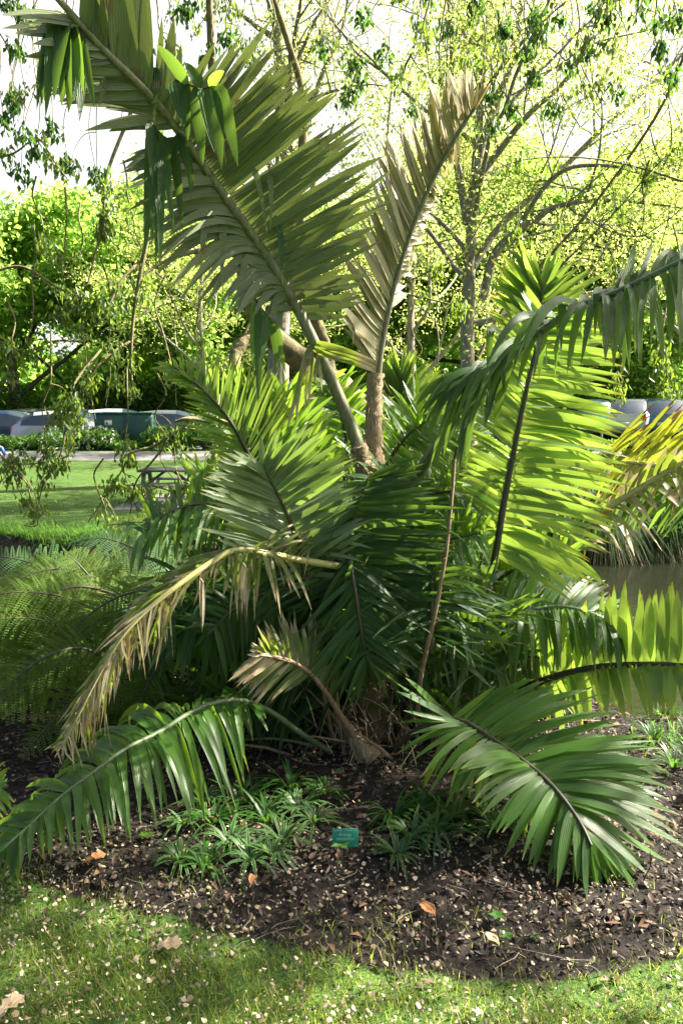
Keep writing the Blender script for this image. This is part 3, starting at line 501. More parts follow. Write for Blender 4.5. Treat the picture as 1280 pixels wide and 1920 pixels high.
# --- lower right big frond
frond(palm, [(740,1400,3.2),(800,1360,3.1),(862,1352,3.0),(920,1385,2.85),(968,1418,2.74),(1012,1452,2.64),(1045,1485,2.56),(1072,1520,2.5),(1092,1552,2.45),(1108,1585,2.4)],
 [[(1.7,905,1290,.1,.1),(2.2,1010,1262,.1,.1),(3,1130,1295,.1,.1),(3.7,1180,1345,.1,.08),(4.4,1230,1395,.05,.08),(5.1,1255,1450,0,.1),(5.8,1290,1530,0,.12),(6.6,1260,1620,0,.12),(7.4,1225,1665,0,.1),(8.3,1200,1700,0,.08),(9,1150,1715,0,.05)],
  [(1.6,750,1265,-.05,.02),(1.85,728,1285,-.05,.02),(2.05,750,1352,-.1,.05),(2.3,735,1412,-.1,.08),(2.7,790,1490,-.15,.2),(3.1,845,1530,-.2,.3),(3.8,850,1440,-.25,.12),(4.5,870,1470,-.25,.15),(5.2,915,1585,-.2,.18),(6,985,1640,-.15,.12),(6.8,1035,1650,-.12,.06),(7.6,1090,1680,-.1,.04),(9,1130,1712,-.05,.02)]],
 n=74, w=.044, m='palm', rm='stalk_dark', r=(.015,.005), bow=.1, nref=(.12,-.5,.85), fold=.25, tjit=8, djit=.05, label='large glossy frond reaching down to the lower right')
frond(palm, [(862,1360,2.95),(900,1385,2.9),(950,1430,2.8),(1000,1475,2.72)], [[(0,782,1500,-.08,.2),(.4,815,1440,-.08,.3),(.8,850,1548,-.1,.2),(1.5,905,1500,-.1,.2),(2.2,960,1540,-.1,.15),(3,1000,1600,-.1,.15)]], n=15, w=.042, m='palm_lime', rm='stalk_dark', r=(.005,.004), nref=(-.6,-.7,.2), fold=.3, tjit=8, label='bright yellow-green blades hanging beneath the lower right frond')
frond(palm, [(1000,1420,3.2),(1080,1430,3.1),(1160,1480,3.0),(1220,1550,2.9),(1262,1630,2.85)], [[(.5,1020,1500,-.1,.3),(1.5,1060,1590,-.1,.3),(2.5,1150,1650,-.1,.3),(4,1230,1690,-.1,.2)],[(.5,1180,1420,.1,.2),(1.5,1260,1480,.1,.3),(2.5,1290,1580,.1,.3),(4,1300,1680,.1,.2)]], n=70, w=.026, m='palm', rm='stalk_dark', r=(.012,.004), bow=.2, nref=(0,-.6,.8), tjit=12, label='darker frond drooping behind the lower right one')
# --- yellow-green frond at the right edge, upright blades
frond(palm, [(880,1345,3.8),(960,1300,3.65),(1035,1270,3.5),(1110,1252,3.4),(1190,1246,3.3),(1270,1248,3.2),(1350,1260,3.1)],
 [[(1.6,1000,1170,.05,.02),(2.2,1090,1130,.05),(3,1125,1110,.05),(3.4,1150,1095,.05),(4,1190,1098,.05),(4.6,1240,1085,.05),(5.4,1310,1080,.05),(6,1350,1100,.05)],
  [(1.4,960,1390,-.1,.2),(2,1075,1370,-.15,.25),(2.8,1110,1350,-.15,.25),(3.6,1180,1330,-.2,.3),(4.4,1245,1345,-.2,.3),(5.2,1300,1360,-.2,.3),(6,1360,1370,-.2,.3)]],
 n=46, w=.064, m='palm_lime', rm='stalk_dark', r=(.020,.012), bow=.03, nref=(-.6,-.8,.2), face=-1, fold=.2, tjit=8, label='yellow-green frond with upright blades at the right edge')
# --- mid right glossy frond
frond(palm, [(820,1270,3.75),(880,1205,3.65),(950,1160,3.55),(1010,1142,3.5),(1070,1140,3.45),(1130,1160,3.4),(1170,1200,3.35)],
 [[(.8,930,1100,.2,.05),(1.6,975,1050,.2,.05),(2.4,1020,1055,.2,.05),(3.2,1080,1070,.2,.05),(4,1135,1110,.2,.08),(5,1160,1140,.1,.1),(6,1190,1190,.1,.1)],
  [(.5,820,1330,-.2,.3),(1.2,880,1330,-.2,.35),(2,940,1300,-.2,.35),(2.8,1010,1260,-.2,.35),(3.6,1070,1250,-.2,.3),(4.6,1120,1240,-.2,.3),(6,1170,1260,-.1,.2)]],
 n=70, w=.038, m='palm', rm='stalk', r=(.018,.005), bow=.2, nref=(.3,-.55,.8), fold=.3, tjit=12, label='glossy mid-right frond arching over the water')
frond(palm, [(840,1120,4.1),(900,1080,4.1),(970,1060,4.05),(1040,1080,4.0),(1090,1120,4.0)], [[(0,900,1010,.1),(2,1000,1010,.1),(4,1130,1090,.1)],[(0,850,1200,-.1,.3),(2,980,1180,-.1,.3),(4,1100,1180,-.1,.3)]], n=50, w=.034, m='palm', rm='stalk', r=(.014,.005), nref=(0,-.4,.9), tjit=14)
# --- small fan at the centre
frond(palm, [(668,1390,3.28),(640,1345,3.22),(612,1300,3.16),(580,1262,3.1),(545,1240,3.05),(510,1230,3.0),(488,1228,2.97)],
 [[(2,600,1170,.1,.05),(2.8,590,1155,.1,.05),(3.5,545,1148,.1,.05),(4.2,510,1160,.05,.05),(5,490,1185,0,.05),(6,470,1215,0,.05)],
  [(3,640,1190,.1,.05),(1.6,640,1180,.1,.05)][::-1],
  [(3,520,1300,-.05,.1),(4,470,1320,-.05,.08),(5,450,1290,0,.05),(6,428,1270,0,.05)]],
 n=50, w=.028, m='palm_olive', rm='stalk_brown', r=(.016,.005), bow=.06, nref=(-.3,-1,.1), face=-1, fold=.3, tjit=7, label='small olive and tan fan-shaped frond low at the centre')
frond(palm, [(545,1242,3.03),(510,1232,2.98),(486,1229,2.95)], [[(0,472,1325,-.03,.1),(1,440,1285,-.03,.04),(2,424,1272,-.02,.02)],[(1,466,1205,0,.02),(2,458,1230,0,.02)]], n=7, w=.03, m='dry', rm='stalk_brown', r=(.004,.002), nref=(.5,-.7,.6), fold=.3, tjit=6, label='sun-bleached dry blades at the tip of the small fan frond')
# --- dark fronds in the heart of the clump
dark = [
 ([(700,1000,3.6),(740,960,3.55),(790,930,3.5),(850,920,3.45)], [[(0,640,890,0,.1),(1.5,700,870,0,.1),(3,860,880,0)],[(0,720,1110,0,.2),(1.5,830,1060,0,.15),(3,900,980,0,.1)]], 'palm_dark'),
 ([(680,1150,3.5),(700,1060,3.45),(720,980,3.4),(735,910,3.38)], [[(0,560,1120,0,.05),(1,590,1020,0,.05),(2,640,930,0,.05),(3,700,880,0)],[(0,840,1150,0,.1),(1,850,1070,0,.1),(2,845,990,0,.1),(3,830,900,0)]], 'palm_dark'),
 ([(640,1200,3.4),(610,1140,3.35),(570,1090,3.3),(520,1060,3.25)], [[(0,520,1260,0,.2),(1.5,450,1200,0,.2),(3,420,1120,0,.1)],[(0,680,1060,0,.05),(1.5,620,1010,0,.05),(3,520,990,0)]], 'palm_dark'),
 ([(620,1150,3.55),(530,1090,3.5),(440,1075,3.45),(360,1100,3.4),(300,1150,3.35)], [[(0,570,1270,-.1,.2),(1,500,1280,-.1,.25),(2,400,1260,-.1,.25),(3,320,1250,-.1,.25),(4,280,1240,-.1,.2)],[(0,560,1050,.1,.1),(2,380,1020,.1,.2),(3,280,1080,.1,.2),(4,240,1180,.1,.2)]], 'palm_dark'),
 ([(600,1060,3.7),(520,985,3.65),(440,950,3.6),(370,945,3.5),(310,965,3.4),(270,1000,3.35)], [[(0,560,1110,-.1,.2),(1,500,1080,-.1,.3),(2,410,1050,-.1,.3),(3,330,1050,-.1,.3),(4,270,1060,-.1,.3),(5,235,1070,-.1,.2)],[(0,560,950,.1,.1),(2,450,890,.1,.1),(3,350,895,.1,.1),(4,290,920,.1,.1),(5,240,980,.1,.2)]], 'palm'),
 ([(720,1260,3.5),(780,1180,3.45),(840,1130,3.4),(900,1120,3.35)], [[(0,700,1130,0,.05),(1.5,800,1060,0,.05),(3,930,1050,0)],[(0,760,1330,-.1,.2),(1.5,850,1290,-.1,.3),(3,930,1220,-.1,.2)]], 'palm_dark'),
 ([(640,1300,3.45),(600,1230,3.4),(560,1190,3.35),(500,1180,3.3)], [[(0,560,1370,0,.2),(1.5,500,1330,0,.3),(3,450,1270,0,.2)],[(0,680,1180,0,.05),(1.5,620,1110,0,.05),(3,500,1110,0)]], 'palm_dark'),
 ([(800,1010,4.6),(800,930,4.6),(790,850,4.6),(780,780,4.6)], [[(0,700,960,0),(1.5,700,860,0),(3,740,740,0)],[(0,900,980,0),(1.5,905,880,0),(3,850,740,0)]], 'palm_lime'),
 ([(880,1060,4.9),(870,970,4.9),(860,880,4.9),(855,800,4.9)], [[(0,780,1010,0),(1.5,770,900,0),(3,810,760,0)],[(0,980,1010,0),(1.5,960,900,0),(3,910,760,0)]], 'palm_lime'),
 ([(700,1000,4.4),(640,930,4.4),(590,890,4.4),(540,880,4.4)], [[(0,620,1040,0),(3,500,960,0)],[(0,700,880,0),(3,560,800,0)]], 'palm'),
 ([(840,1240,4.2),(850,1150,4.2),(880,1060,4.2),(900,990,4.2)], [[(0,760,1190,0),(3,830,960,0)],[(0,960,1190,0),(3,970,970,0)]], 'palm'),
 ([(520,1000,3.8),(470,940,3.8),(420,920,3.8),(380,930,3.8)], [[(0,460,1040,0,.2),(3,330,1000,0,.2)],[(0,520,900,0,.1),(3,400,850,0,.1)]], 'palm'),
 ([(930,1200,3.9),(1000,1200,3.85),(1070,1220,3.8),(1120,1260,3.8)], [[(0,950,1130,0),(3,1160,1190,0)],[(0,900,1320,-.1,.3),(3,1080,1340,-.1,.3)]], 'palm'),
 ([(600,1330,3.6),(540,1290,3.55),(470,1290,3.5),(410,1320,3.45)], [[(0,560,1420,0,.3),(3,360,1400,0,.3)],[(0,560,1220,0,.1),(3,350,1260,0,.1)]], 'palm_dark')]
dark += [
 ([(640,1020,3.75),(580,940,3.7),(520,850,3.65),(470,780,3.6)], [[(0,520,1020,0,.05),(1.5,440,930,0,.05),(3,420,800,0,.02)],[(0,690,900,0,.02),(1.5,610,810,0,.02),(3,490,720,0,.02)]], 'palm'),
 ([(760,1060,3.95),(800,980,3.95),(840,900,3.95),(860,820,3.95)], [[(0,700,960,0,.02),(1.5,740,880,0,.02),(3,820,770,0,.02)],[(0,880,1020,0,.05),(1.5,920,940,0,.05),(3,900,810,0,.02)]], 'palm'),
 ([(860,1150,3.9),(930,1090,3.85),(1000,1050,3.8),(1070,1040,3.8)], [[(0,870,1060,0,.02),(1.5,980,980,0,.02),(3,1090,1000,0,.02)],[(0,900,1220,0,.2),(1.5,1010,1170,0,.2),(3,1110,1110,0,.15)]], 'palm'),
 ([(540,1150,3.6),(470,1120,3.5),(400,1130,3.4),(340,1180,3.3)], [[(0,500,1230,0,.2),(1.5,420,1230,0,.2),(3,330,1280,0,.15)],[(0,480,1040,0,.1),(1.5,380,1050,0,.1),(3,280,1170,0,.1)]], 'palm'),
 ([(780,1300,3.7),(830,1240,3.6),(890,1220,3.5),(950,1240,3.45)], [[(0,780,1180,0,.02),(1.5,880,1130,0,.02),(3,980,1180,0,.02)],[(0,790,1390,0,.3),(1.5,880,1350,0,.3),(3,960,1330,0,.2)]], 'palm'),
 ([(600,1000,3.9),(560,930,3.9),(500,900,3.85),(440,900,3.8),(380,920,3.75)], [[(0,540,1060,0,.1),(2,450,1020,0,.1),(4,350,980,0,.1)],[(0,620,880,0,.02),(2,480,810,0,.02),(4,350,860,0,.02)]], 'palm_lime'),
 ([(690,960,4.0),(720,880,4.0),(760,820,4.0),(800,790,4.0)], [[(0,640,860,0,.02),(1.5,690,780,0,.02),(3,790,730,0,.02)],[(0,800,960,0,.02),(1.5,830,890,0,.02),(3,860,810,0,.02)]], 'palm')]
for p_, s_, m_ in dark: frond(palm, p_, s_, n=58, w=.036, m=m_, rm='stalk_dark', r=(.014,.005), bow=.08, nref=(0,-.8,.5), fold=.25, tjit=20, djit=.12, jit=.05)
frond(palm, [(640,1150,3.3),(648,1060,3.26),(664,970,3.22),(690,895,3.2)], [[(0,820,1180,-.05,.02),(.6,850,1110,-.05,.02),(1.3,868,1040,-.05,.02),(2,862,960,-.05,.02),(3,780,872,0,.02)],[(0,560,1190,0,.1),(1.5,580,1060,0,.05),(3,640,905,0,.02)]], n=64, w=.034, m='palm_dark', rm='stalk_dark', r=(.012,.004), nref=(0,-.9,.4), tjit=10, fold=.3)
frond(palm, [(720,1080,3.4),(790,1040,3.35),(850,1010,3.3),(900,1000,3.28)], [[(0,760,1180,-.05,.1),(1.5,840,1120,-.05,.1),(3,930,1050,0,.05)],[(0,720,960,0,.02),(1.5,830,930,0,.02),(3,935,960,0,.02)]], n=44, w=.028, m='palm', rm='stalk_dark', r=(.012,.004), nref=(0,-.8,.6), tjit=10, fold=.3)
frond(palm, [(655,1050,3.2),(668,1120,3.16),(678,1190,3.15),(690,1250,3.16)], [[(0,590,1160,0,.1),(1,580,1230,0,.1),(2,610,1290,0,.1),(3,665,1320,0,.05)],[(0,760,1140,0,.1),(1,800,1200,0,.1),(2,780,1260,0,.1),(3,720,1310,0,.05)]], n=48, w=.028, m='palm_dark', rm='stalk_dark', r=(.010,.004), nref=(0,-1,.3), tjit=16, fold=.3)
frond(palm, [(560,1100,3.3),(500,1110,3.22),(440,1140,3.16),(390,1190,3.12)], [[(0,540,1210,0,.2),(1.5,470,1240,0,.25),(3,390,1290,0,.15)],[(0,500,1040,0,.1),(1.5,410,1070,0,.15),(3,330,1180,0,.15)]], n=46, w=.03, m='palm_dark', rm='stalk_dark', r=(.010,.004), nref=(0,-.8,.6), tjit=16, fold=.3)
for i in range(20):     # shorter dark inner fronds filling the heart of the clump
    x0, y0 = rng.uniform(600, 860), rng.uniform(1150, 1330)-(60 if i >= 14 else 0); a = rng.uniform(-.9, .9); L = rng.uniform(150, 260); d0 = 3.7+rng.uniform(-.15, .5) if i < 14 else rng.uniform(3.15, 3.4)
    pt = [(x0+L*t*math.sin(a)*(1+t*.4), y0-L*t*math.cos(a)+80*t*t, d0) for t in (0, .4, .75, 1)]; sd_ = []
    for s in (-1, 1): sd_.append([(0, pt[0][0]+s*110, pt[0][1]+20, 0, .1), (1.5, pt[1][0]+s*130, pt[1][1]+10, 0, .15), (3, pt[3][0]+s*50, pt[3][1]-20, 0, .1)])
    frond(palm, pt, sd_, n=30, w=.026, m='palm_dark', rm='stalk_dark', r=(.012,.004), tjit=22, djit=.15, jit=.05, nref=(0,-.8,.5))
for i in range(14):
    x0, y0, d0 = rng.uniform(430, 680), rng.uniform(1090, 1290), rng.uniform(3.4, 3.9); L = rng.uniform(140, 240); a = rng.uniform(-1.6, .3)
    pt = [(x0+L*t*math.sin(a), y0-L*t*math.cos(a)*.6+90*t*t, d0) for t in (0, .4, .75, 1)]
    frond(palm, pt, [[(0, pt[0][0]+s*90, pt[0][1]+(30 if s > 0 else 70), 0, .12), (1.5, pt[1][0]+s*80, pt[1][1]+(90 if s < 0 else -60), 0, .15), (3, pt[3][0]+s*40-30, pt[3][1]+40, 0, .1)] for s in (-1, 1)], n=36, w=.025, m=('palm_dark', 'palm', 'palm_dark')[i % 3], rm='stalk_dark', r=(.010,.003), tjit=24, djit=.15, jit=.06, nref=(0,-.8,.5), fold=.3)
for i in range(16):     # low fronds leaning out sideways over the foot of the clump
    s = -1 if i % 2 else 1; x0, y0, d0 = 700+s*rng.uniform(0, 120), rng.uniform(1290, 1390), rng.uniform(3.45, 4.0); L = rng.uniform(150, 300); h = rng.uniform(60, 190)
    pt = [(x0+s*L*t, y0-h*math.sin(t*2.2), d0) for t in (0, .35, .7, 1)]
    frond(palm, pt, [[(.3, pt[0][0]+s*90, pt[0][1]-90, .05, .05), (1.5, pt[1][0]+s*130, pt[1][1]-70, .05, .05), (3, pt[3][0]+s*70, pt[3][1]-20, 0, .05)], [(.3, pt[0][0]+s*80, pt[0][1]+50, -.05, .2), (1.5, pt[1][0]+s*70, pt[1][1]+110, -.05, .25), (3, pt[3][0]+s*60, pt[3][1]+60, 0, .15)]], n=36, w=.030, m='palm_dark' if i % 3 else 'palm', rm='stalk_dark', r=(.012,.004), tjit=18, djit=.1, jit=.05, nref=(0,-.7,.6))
# dry stalks and thatch at the foot
mb = MB()
for i in range(60):
    a = rng.uniform(0, 6.28); rr = rng.uniform(.05, .45); b = base+np.array([math.cos(a)*rr*1.3+.1, math.sin(a)*rr+.15, 0]); L = rng.uniform(.25, .8); d = unit([rng.normal()*.6+math.cos(a)*.5, rng.normal()*.3, rng.uniform(.2, 1.1)])
    tube(mb, [b, b+d*L*.5, b+d*L+np.array([0, 0, -.1*L])], [.011, .008, .003], 5, rng.random())
mb.build('dead_stalks', M['stalk_brown'], palm, True)
mb = MB(); n = 2600; a = rng.uniform(0, 6.28, n); rr = rng.uniform(0, .55, n); pos = base+np.stack([np.cos(a)*rr*1.5+.1, np.sin(a)*rr*.8+.2, rng.random(n)**2*.55], -1)
blades(mb, pos, rdir(n, .1), rng.uniform(.05, .3, n), rng.uniform(.002, .008, n), rng.uniform(.2, .9, n), rng.random(n), 3)
t_ = mb.build('thatch', M['dry'], palm); t_['kind'] = 'stuff'
mb = MB(); q, u = spline([P(852,860,3.2), P(846,940,3.18), P(835,1040,3.15), P(815,1150,3.15), P(790,1260,3.2), P(782,1340,3.3)], 30); tube(mb, q, np.linspace(.006, .011, 30), 6)
mb.build('flower_stalk', M['stalk_brown'], palm, True)['label'] = 'long thin brown stalk hanging down right of centre'

# --- second palm, far right
b2 = G(1330, 1500, 0); b2 = np.array([2.5, 3.2, 0.0]); palm2 = empty('palm_clump', b2, 'yellowing palm clump reaching in from the right edge beside the creek', 'palm')
frond(palm2, [(1430,1010,4.6),(1360,940,4.6),(1290,893,4.6),(1220,872,4.6),(1150,868,4.6),(1090,880,4.6)], [[(.5,1500,860,0,.02),(1.5,1440,790,0,.02),(2.3,1400,760,0,.02),(3,1340,742,0,.03),(4,1250,765,0,.03),(4.6,1200,800,0),(5,1130,840,0)],[(1.5,1330,980,-.1,.1),(2.3,1240,960,-.1,.2),(3,1170,940,-.1,.2),(4,1100,940,0,.1),(5,1060,890,0)]], n=84, w=.028, m='palm_yellow', rm='stalk_yellow', r=(.022,.007), nref=(0,-1,.3), face=-1, tjit=12, label='yellow and brown scorched frond at the right edge')
frond(palm2, [(1010,1120,4.3),(1050,1050,4.3),(1095,990,4.3),(1150,945,4.3),(1215,905,4.3),(1290,862,4.3),(1370,840,4.3)], [[(1,1130,1035,-.1,.35),(2,1140,1030,-.1,.3),(2.7,1205,1045,-.15,.35),(3.5,1230,960,-.1,.25),(4.3,1275,955,-.1,.25),(6,1380,940,0,.2)],[(1,1060,960,0,.05),(3,1180,880,0,.05),(5,1300,820,0,.05),(6,1380,800,0,.05)]], n=34, w=.05, m='palm_olive', rm='stalk_yellow', r=(.028,.014), nref=(0,-.7,.7), tjit=12, label='olive frond with thick yellow midrib rising to the right edge')
frond(palm2, [(1400,1000,4.9),(1300,930,4.9),(1210,905,4.9),(1120,930,4.9),(1060,980,4.9)], [[(0,1330,880,0),(2,1180,850,0),(4,1010,950,0)],[(0,1320,1010,0,.2),(2,1160,990,0,.2),(4,1040,1050,0,.2)]], n=56, w=.04, m='palm_dark', rm='stalk_dark', r=(.014,.005), nref=(0,-.7,.6), tjit=14)
fb = MB(); q, u = spline([b2+np.array([0,0,-.3]), b2+np.array([.02,0,.5]), b2+np.array([0,.05,1.1])], 20); tube(fb, q, np.linspace(.13, .08, 20), 12, rough=.08); fb.build('trunk', M['fibre_dark'], palm2, True)
for tgt in (1.12, 1.3): 
    pass
# yellow-tipped frond poking in at the left edge
b3 = np.array([-1.75, 2.7, 0.0]); palm3 = empty('young_palm', b3, 'young palm whose yellow-edged blades poke in at the lower left edge', 'palm')
frond(palm3, [(-170,1640,2.75),(-110,1540,2.7),(-50,1490,2.66),(0,1480,2.62)], [[(1,-60,1430,0,.1),(2,0,1430,0,.1),(3,18,1462,0,.1)],[(1,-20,1590,0,.2),(2,10,1545,0,.15),(3,28,1510,0,.1)]], n=22, w=.03, m='palm_lime', rm='stalk', r=(.010,.004), nref=(0,-.7,.7), tjit=5)
frond(palm3, [(-170,1640,2.75),(-190,1520,2.8),(-240,1440,2.8),(-300,1400,2.8)], [[(1,-260,1500,0,.1),(3,-340,1440,0,.1)],[(1,-130,1440,0,.1),(3,-290,1350,0,.1)]], n=22, w=.03, m='palm', rm='stalk', r=(.010,.004), nref=(0,-.7,.7), tjit=5)

# ------------------------------------------------------------------ tree ferns, left
def fern_frond(parent, pts, half, m='fern', npin=30, dens=15, nref=(0,-.5,.85), droop=.15, label=None, flat=1.0):
    """Twice-divided frond: pinnae along the rachis, pinnules along each pinna; half = pinna half-length in metres."""
    p3 = np.array([P(*p) for p in pts]); q, u = spline(p3, 6*len(pts)); s = u/u[-1]
    mb = MB(); tube(mb, q, .009*(1-.8*s)+.001, 5, rng.random()); fr = mb.build('frond', M['stalk_dark'], parent, True)
    if label: fr['label'] = label
    T = unit(np.gradient(q, axis=0)); lb = MB()
    for t in np.linspace(.16, .99, npin):
        c0 = np.array([np.interp(t, s, q[:, j]) for j in range(3)]); tt = unit(np.array([np.interp(t, s, T[:, j]) for j in range(3)]))
        nr = unit(np.array(nref)+rng.normal(size=3)*.12); side = unit(np.cross(tt, nr)); nn = np.cross(side, tt)
        L = half*(min(1, (t-.05)*3.2))*(1-t)**.62*1.25+.01
        for sg in (-1, 1):
            d = unit(sg*side*1.0+tt*.45+rng.normal(size=3)*.05); k = max(4, int(dens*L/half+3)); v = (np.arange(k)+.5)/k
            cc = c0+d*L*v[:, None]+np.array([0, 0, -1])*(droop*L*v**2)[:, None]
            pd = unit(d+np.array([0, 0, -1])*(2*droop*v)[:, None]); ps = unit(np.cross(pd, nn)); pl = (L*.085+.006)*(1-v*.85)+.003
            for s2 in (-1, 1):
                leaves(lb, cc, ps*s2+pd*.35, np.broadcast_to(nn, cc.shape), pl, L/k*.95, np.clip(rng.normal(.5, .2)+rng.normal(size=k)*.1, 0, 1), .1)
            e = cc[-1]
    lb.build('pinnae', M[m], fr); return fr
f1 = G(40, 1420, 0); f1[1] = 4.1; f1[2] = 0; fern = empty('tree_fern', f1, 'spreading dark green tree fern in shade at the left edge', 'fern')
for pts, h, m_ in [
 ([(330,1330,3.9),(250,1260,3.8),(150,1190,3.7),(60,1160,3.6),(-40,1165,3.5)], .26, 'fern'),
 ([(360,1290,4.0),(260,1200,3.9),(150,1130,3.8),(40,1110,3.7),(-60,1130,3.6)], .28, 'fern'),
 ([(300,1270,4.2),(240,1190,4.2),(190,1110,4.2),(150,1060,4.2),(125,1040,4.2)], .24, 'fern'),
 ([(420,1230,4.4),(360,1120,4.4),(290,1050,4.4),(200,1010,4.4),(130,1020,4.4)], .24, 'fern_pale'),
 ([(200,1130,4.5),(110,1080,4.5),(40,1050,4.5),(-50,1040,4.5)], .26, 'fern_pale'),
 ([(240,1290,3.6),(170,1220,3.5),(90,1230,3.4),(10,1290,3.3),(-50,1350,3.2)], .22, 'fern'),
 ([(330,1240,3.6),(270,1230,3.5),(190,1270,3.4),(110,1340,3.3),(40,1420,3.2)], .20, 'fern'),
 ([(240,1190,3.9),(160,1150,3.8),(80,1150,3.7),(0,1190,3.6),(-60,1230,3.5)], .26, 'fern'),
 ([(340,1180,3.5),(300,1240,3.45),(265,1310,3.4),(240,1370,3.35)], .16, 'fern'),
 ([(430,1190,3.7),(370,1190,3.6),(300,1215,3.5),(240,1260,3.4)], .15, 'fern_pale'),
 ([(150,1240,3.7),(90,1190,3.7),(20,1180,3.7),(-60,1200,3.7)], .24, 'fern'),
 ([(330,1140,4.6),(250,1080,4.6),(160,1070,4.6),(60,1090,4.6),(-20,1130,4.6)], .28, 'fern'),
 ([(60,1150,4.0),(90,1130,3.9),(140,1110,3.9),(190,1105,3.9)], .10, 'fern_gold'),
 ([(30,1200,4.2),(60,1150,4.2),(80,1120,4.2),(60,1110,4.2)], .12, 'fern_gold'),
 ([(140,1320,3.5),(90,1290,3.4),(30,1300,3.3),(-40,1330,3.2)], .2, 'fern'),
 ([(390,1080,4.6),(330,1010,4.6),(270,980,4.6),(200,985,4.6)], .2, 'fern'),
 ([(290,1160,4.3),(220,1120,4.2),(120,1110,4.1),(20,1150,4.0)], .26, 'fern'),
 ([(200,1250,4.0),(110,1215,4.0),(10,1220,4.0),(-60,1250,4.0)], .26, 'fern')]:
    fern_frond(fern, pts, h, m_, npin=28 if len(pts) > 4 else 20, dens=14)
for i in range(30):
    x0, y0, d0 = rng.uniform(100, 430), rng.uniform(1090, 1330), rng.uniform(3.7, 4.7); L_ = rng.uniform(180, 300); a = rng.uniform(-.5, .6)
    fern_frond(fern, [(x0-L_*t*math.cos(a), y0-L_*t*math.sin(a)+L_*(.9*t*t-.6*t), d0-.3*t) for t in (0, .25, .5, .75, 1)], rng.uniform(.18, .26), 'fern', npin=26, dens=14)
mb = MB(); q, u = spline([P(330,1420,3.9), P(330,1340,3.95), P(320,1270,4.0)], 16); tube(mb, q, np.linspace(.10, .07, 16), 10, rough=.1); mb.build('trunk', M['fibre_dark'], fern, True)
mb = MB(); n = 900; c0 = P(330, 1280, 4.0); blades(mb, c0+rdir(n)*rng.random((n, 1))*np.array([.45, .2, .3]), rdir(n, -.6), rng.uniform(.06, .2, n), .006, .3, rng.random(n), 3); mb.build('dead_fronds', M['dry'], fern)

# ------------------------------------------------------------------ striped edging plants
def strap_clump(c, n, L, m, label, group='striped grassy plants edging the palm bed'):
    e = empty('spider_plant', c, label, 'plant', group); mb = MB(); a = rng.uniform(0, 6.28, n); d = np.stack([np.cos(a), np.sin(a), rng.uniform(.5, 2.4, n)], -1)
    blades(mb, c+np.stack([np.cos(a), np.sin(a), a*0], -1)*.012, d, rng.uniform(.65, 1.15, n)*L, rng.uniform(.009, .015, n), rng.uniform(.35, 1.0, n), rng.random(n), 6)
    mb.build('leaves', M[m], e)
spots = [(345,1560,.11,'strap','left of the whole row'),(340,1630,.12,'strap','frontmost at the left end of the row'),(385,1640,.13,'strap_green','broad plain-leaved one at the front left of the row'),(400,1560,.16,'strap_green','under the lower left frond'),(430,1600,.13,'strap','among the left group, behind the front pair'),(470,1635,.13,'strap','striped one at the front middle of the left group'),(500,1560,.17,'strap_green','tall plain green one at the middle of the left group'),(450,1520,.14,'strap_green','back left of the left group'),(530,1600,.14,'strap','right part of the left group'),(560,1540,.13,'strap','between the tall green one and the label'),(545,1500,.17,'strap_green','sunlit one at the back of the left group'),(590,1565,.13,'strap','just left of the green label'),(510,1625,.12,'strap','low striped one nearest the lawn in the left group'),(610,1510,.13,'strap_green','behind and left of the green label'),(380,1520,.13,'strap','rear one beneath the drooping frond'),
 (735,1560,.15,'strap_green','just right of the green label'),(770,1600,.15,'strap','largest striped one right of the label'),(815,1590,.15,'strap','right part of the clump right of the label'),(790,1545,.15,'strap_green','rear of the clump right of the label'),(840,1560,.13,'strap_green','right end of the clump right of the label'),(745,1630,.11,'strap','low one in front of the clump right of the label'),(925,1580,.14,'strap','in shade under the lower right frond'),(975,1550,.14,'strap_green','dark one under the middle of the lower right frond'),(900,1540,.13,'strap_green','dark one behind the blades of the lower right frond'),
 (1225,1400,.14,'strap_green','pale one by the water at the right edge'),(1262,1450,.15,'strap','at the right edge behind the drooping frond'),(1240,1345,.13,'strap_green','upright one nearest the creek at the right')]
for x, y, L, m_, txt in spots:
    c = G(x, y, .01); c[2] = float(height(c[0], c[1]))+.01
    strap_clump(c, 30, L*1.2, m_, ('white-striped strappy plant, ' if m_ == 'strap' else 'green strappy plant, ')+txt)
# plant label
sg = G(647, 1640, 0); sy = sg[1]; pl = empty('plant_label', sg, 'small green engraved plant label on a black stake in front of the palm', 'plant label')
c1 = P(647, 1571, sy); W_, H_ = 50/F*sy*1.04, 35/F*sy*1.06; lm = solid('label_green', (.008,.20,.135), (.010,.23,.155), 5, .45); dk = solid('stake_black', (.012,.014,.02), (.02,.02,.025), 10, .5)
mb = MB(); mb.box((0,0,0), (W_, .0025, H_)); o = mb.build('plate', lm); o.location = c1; o.rotation_euler = (-.12, 0, .02); o.parent = pl; o.matrix_parent_inverse = parent_inv(pl)
mod = o.modifiers.new('b', 'BEVEL'); mod.width = .0008; mod.segments = 2
mb = MB(); mb.box((c1[0], c1[1]+.010, (c1[2])/2-.02), (.016, .006, c1[2]+.03)); mb.build('stake', dk, pl)
tm = solid('engraved_text', (.30,.55,.45), (.28,.52,.42), 5, .6)
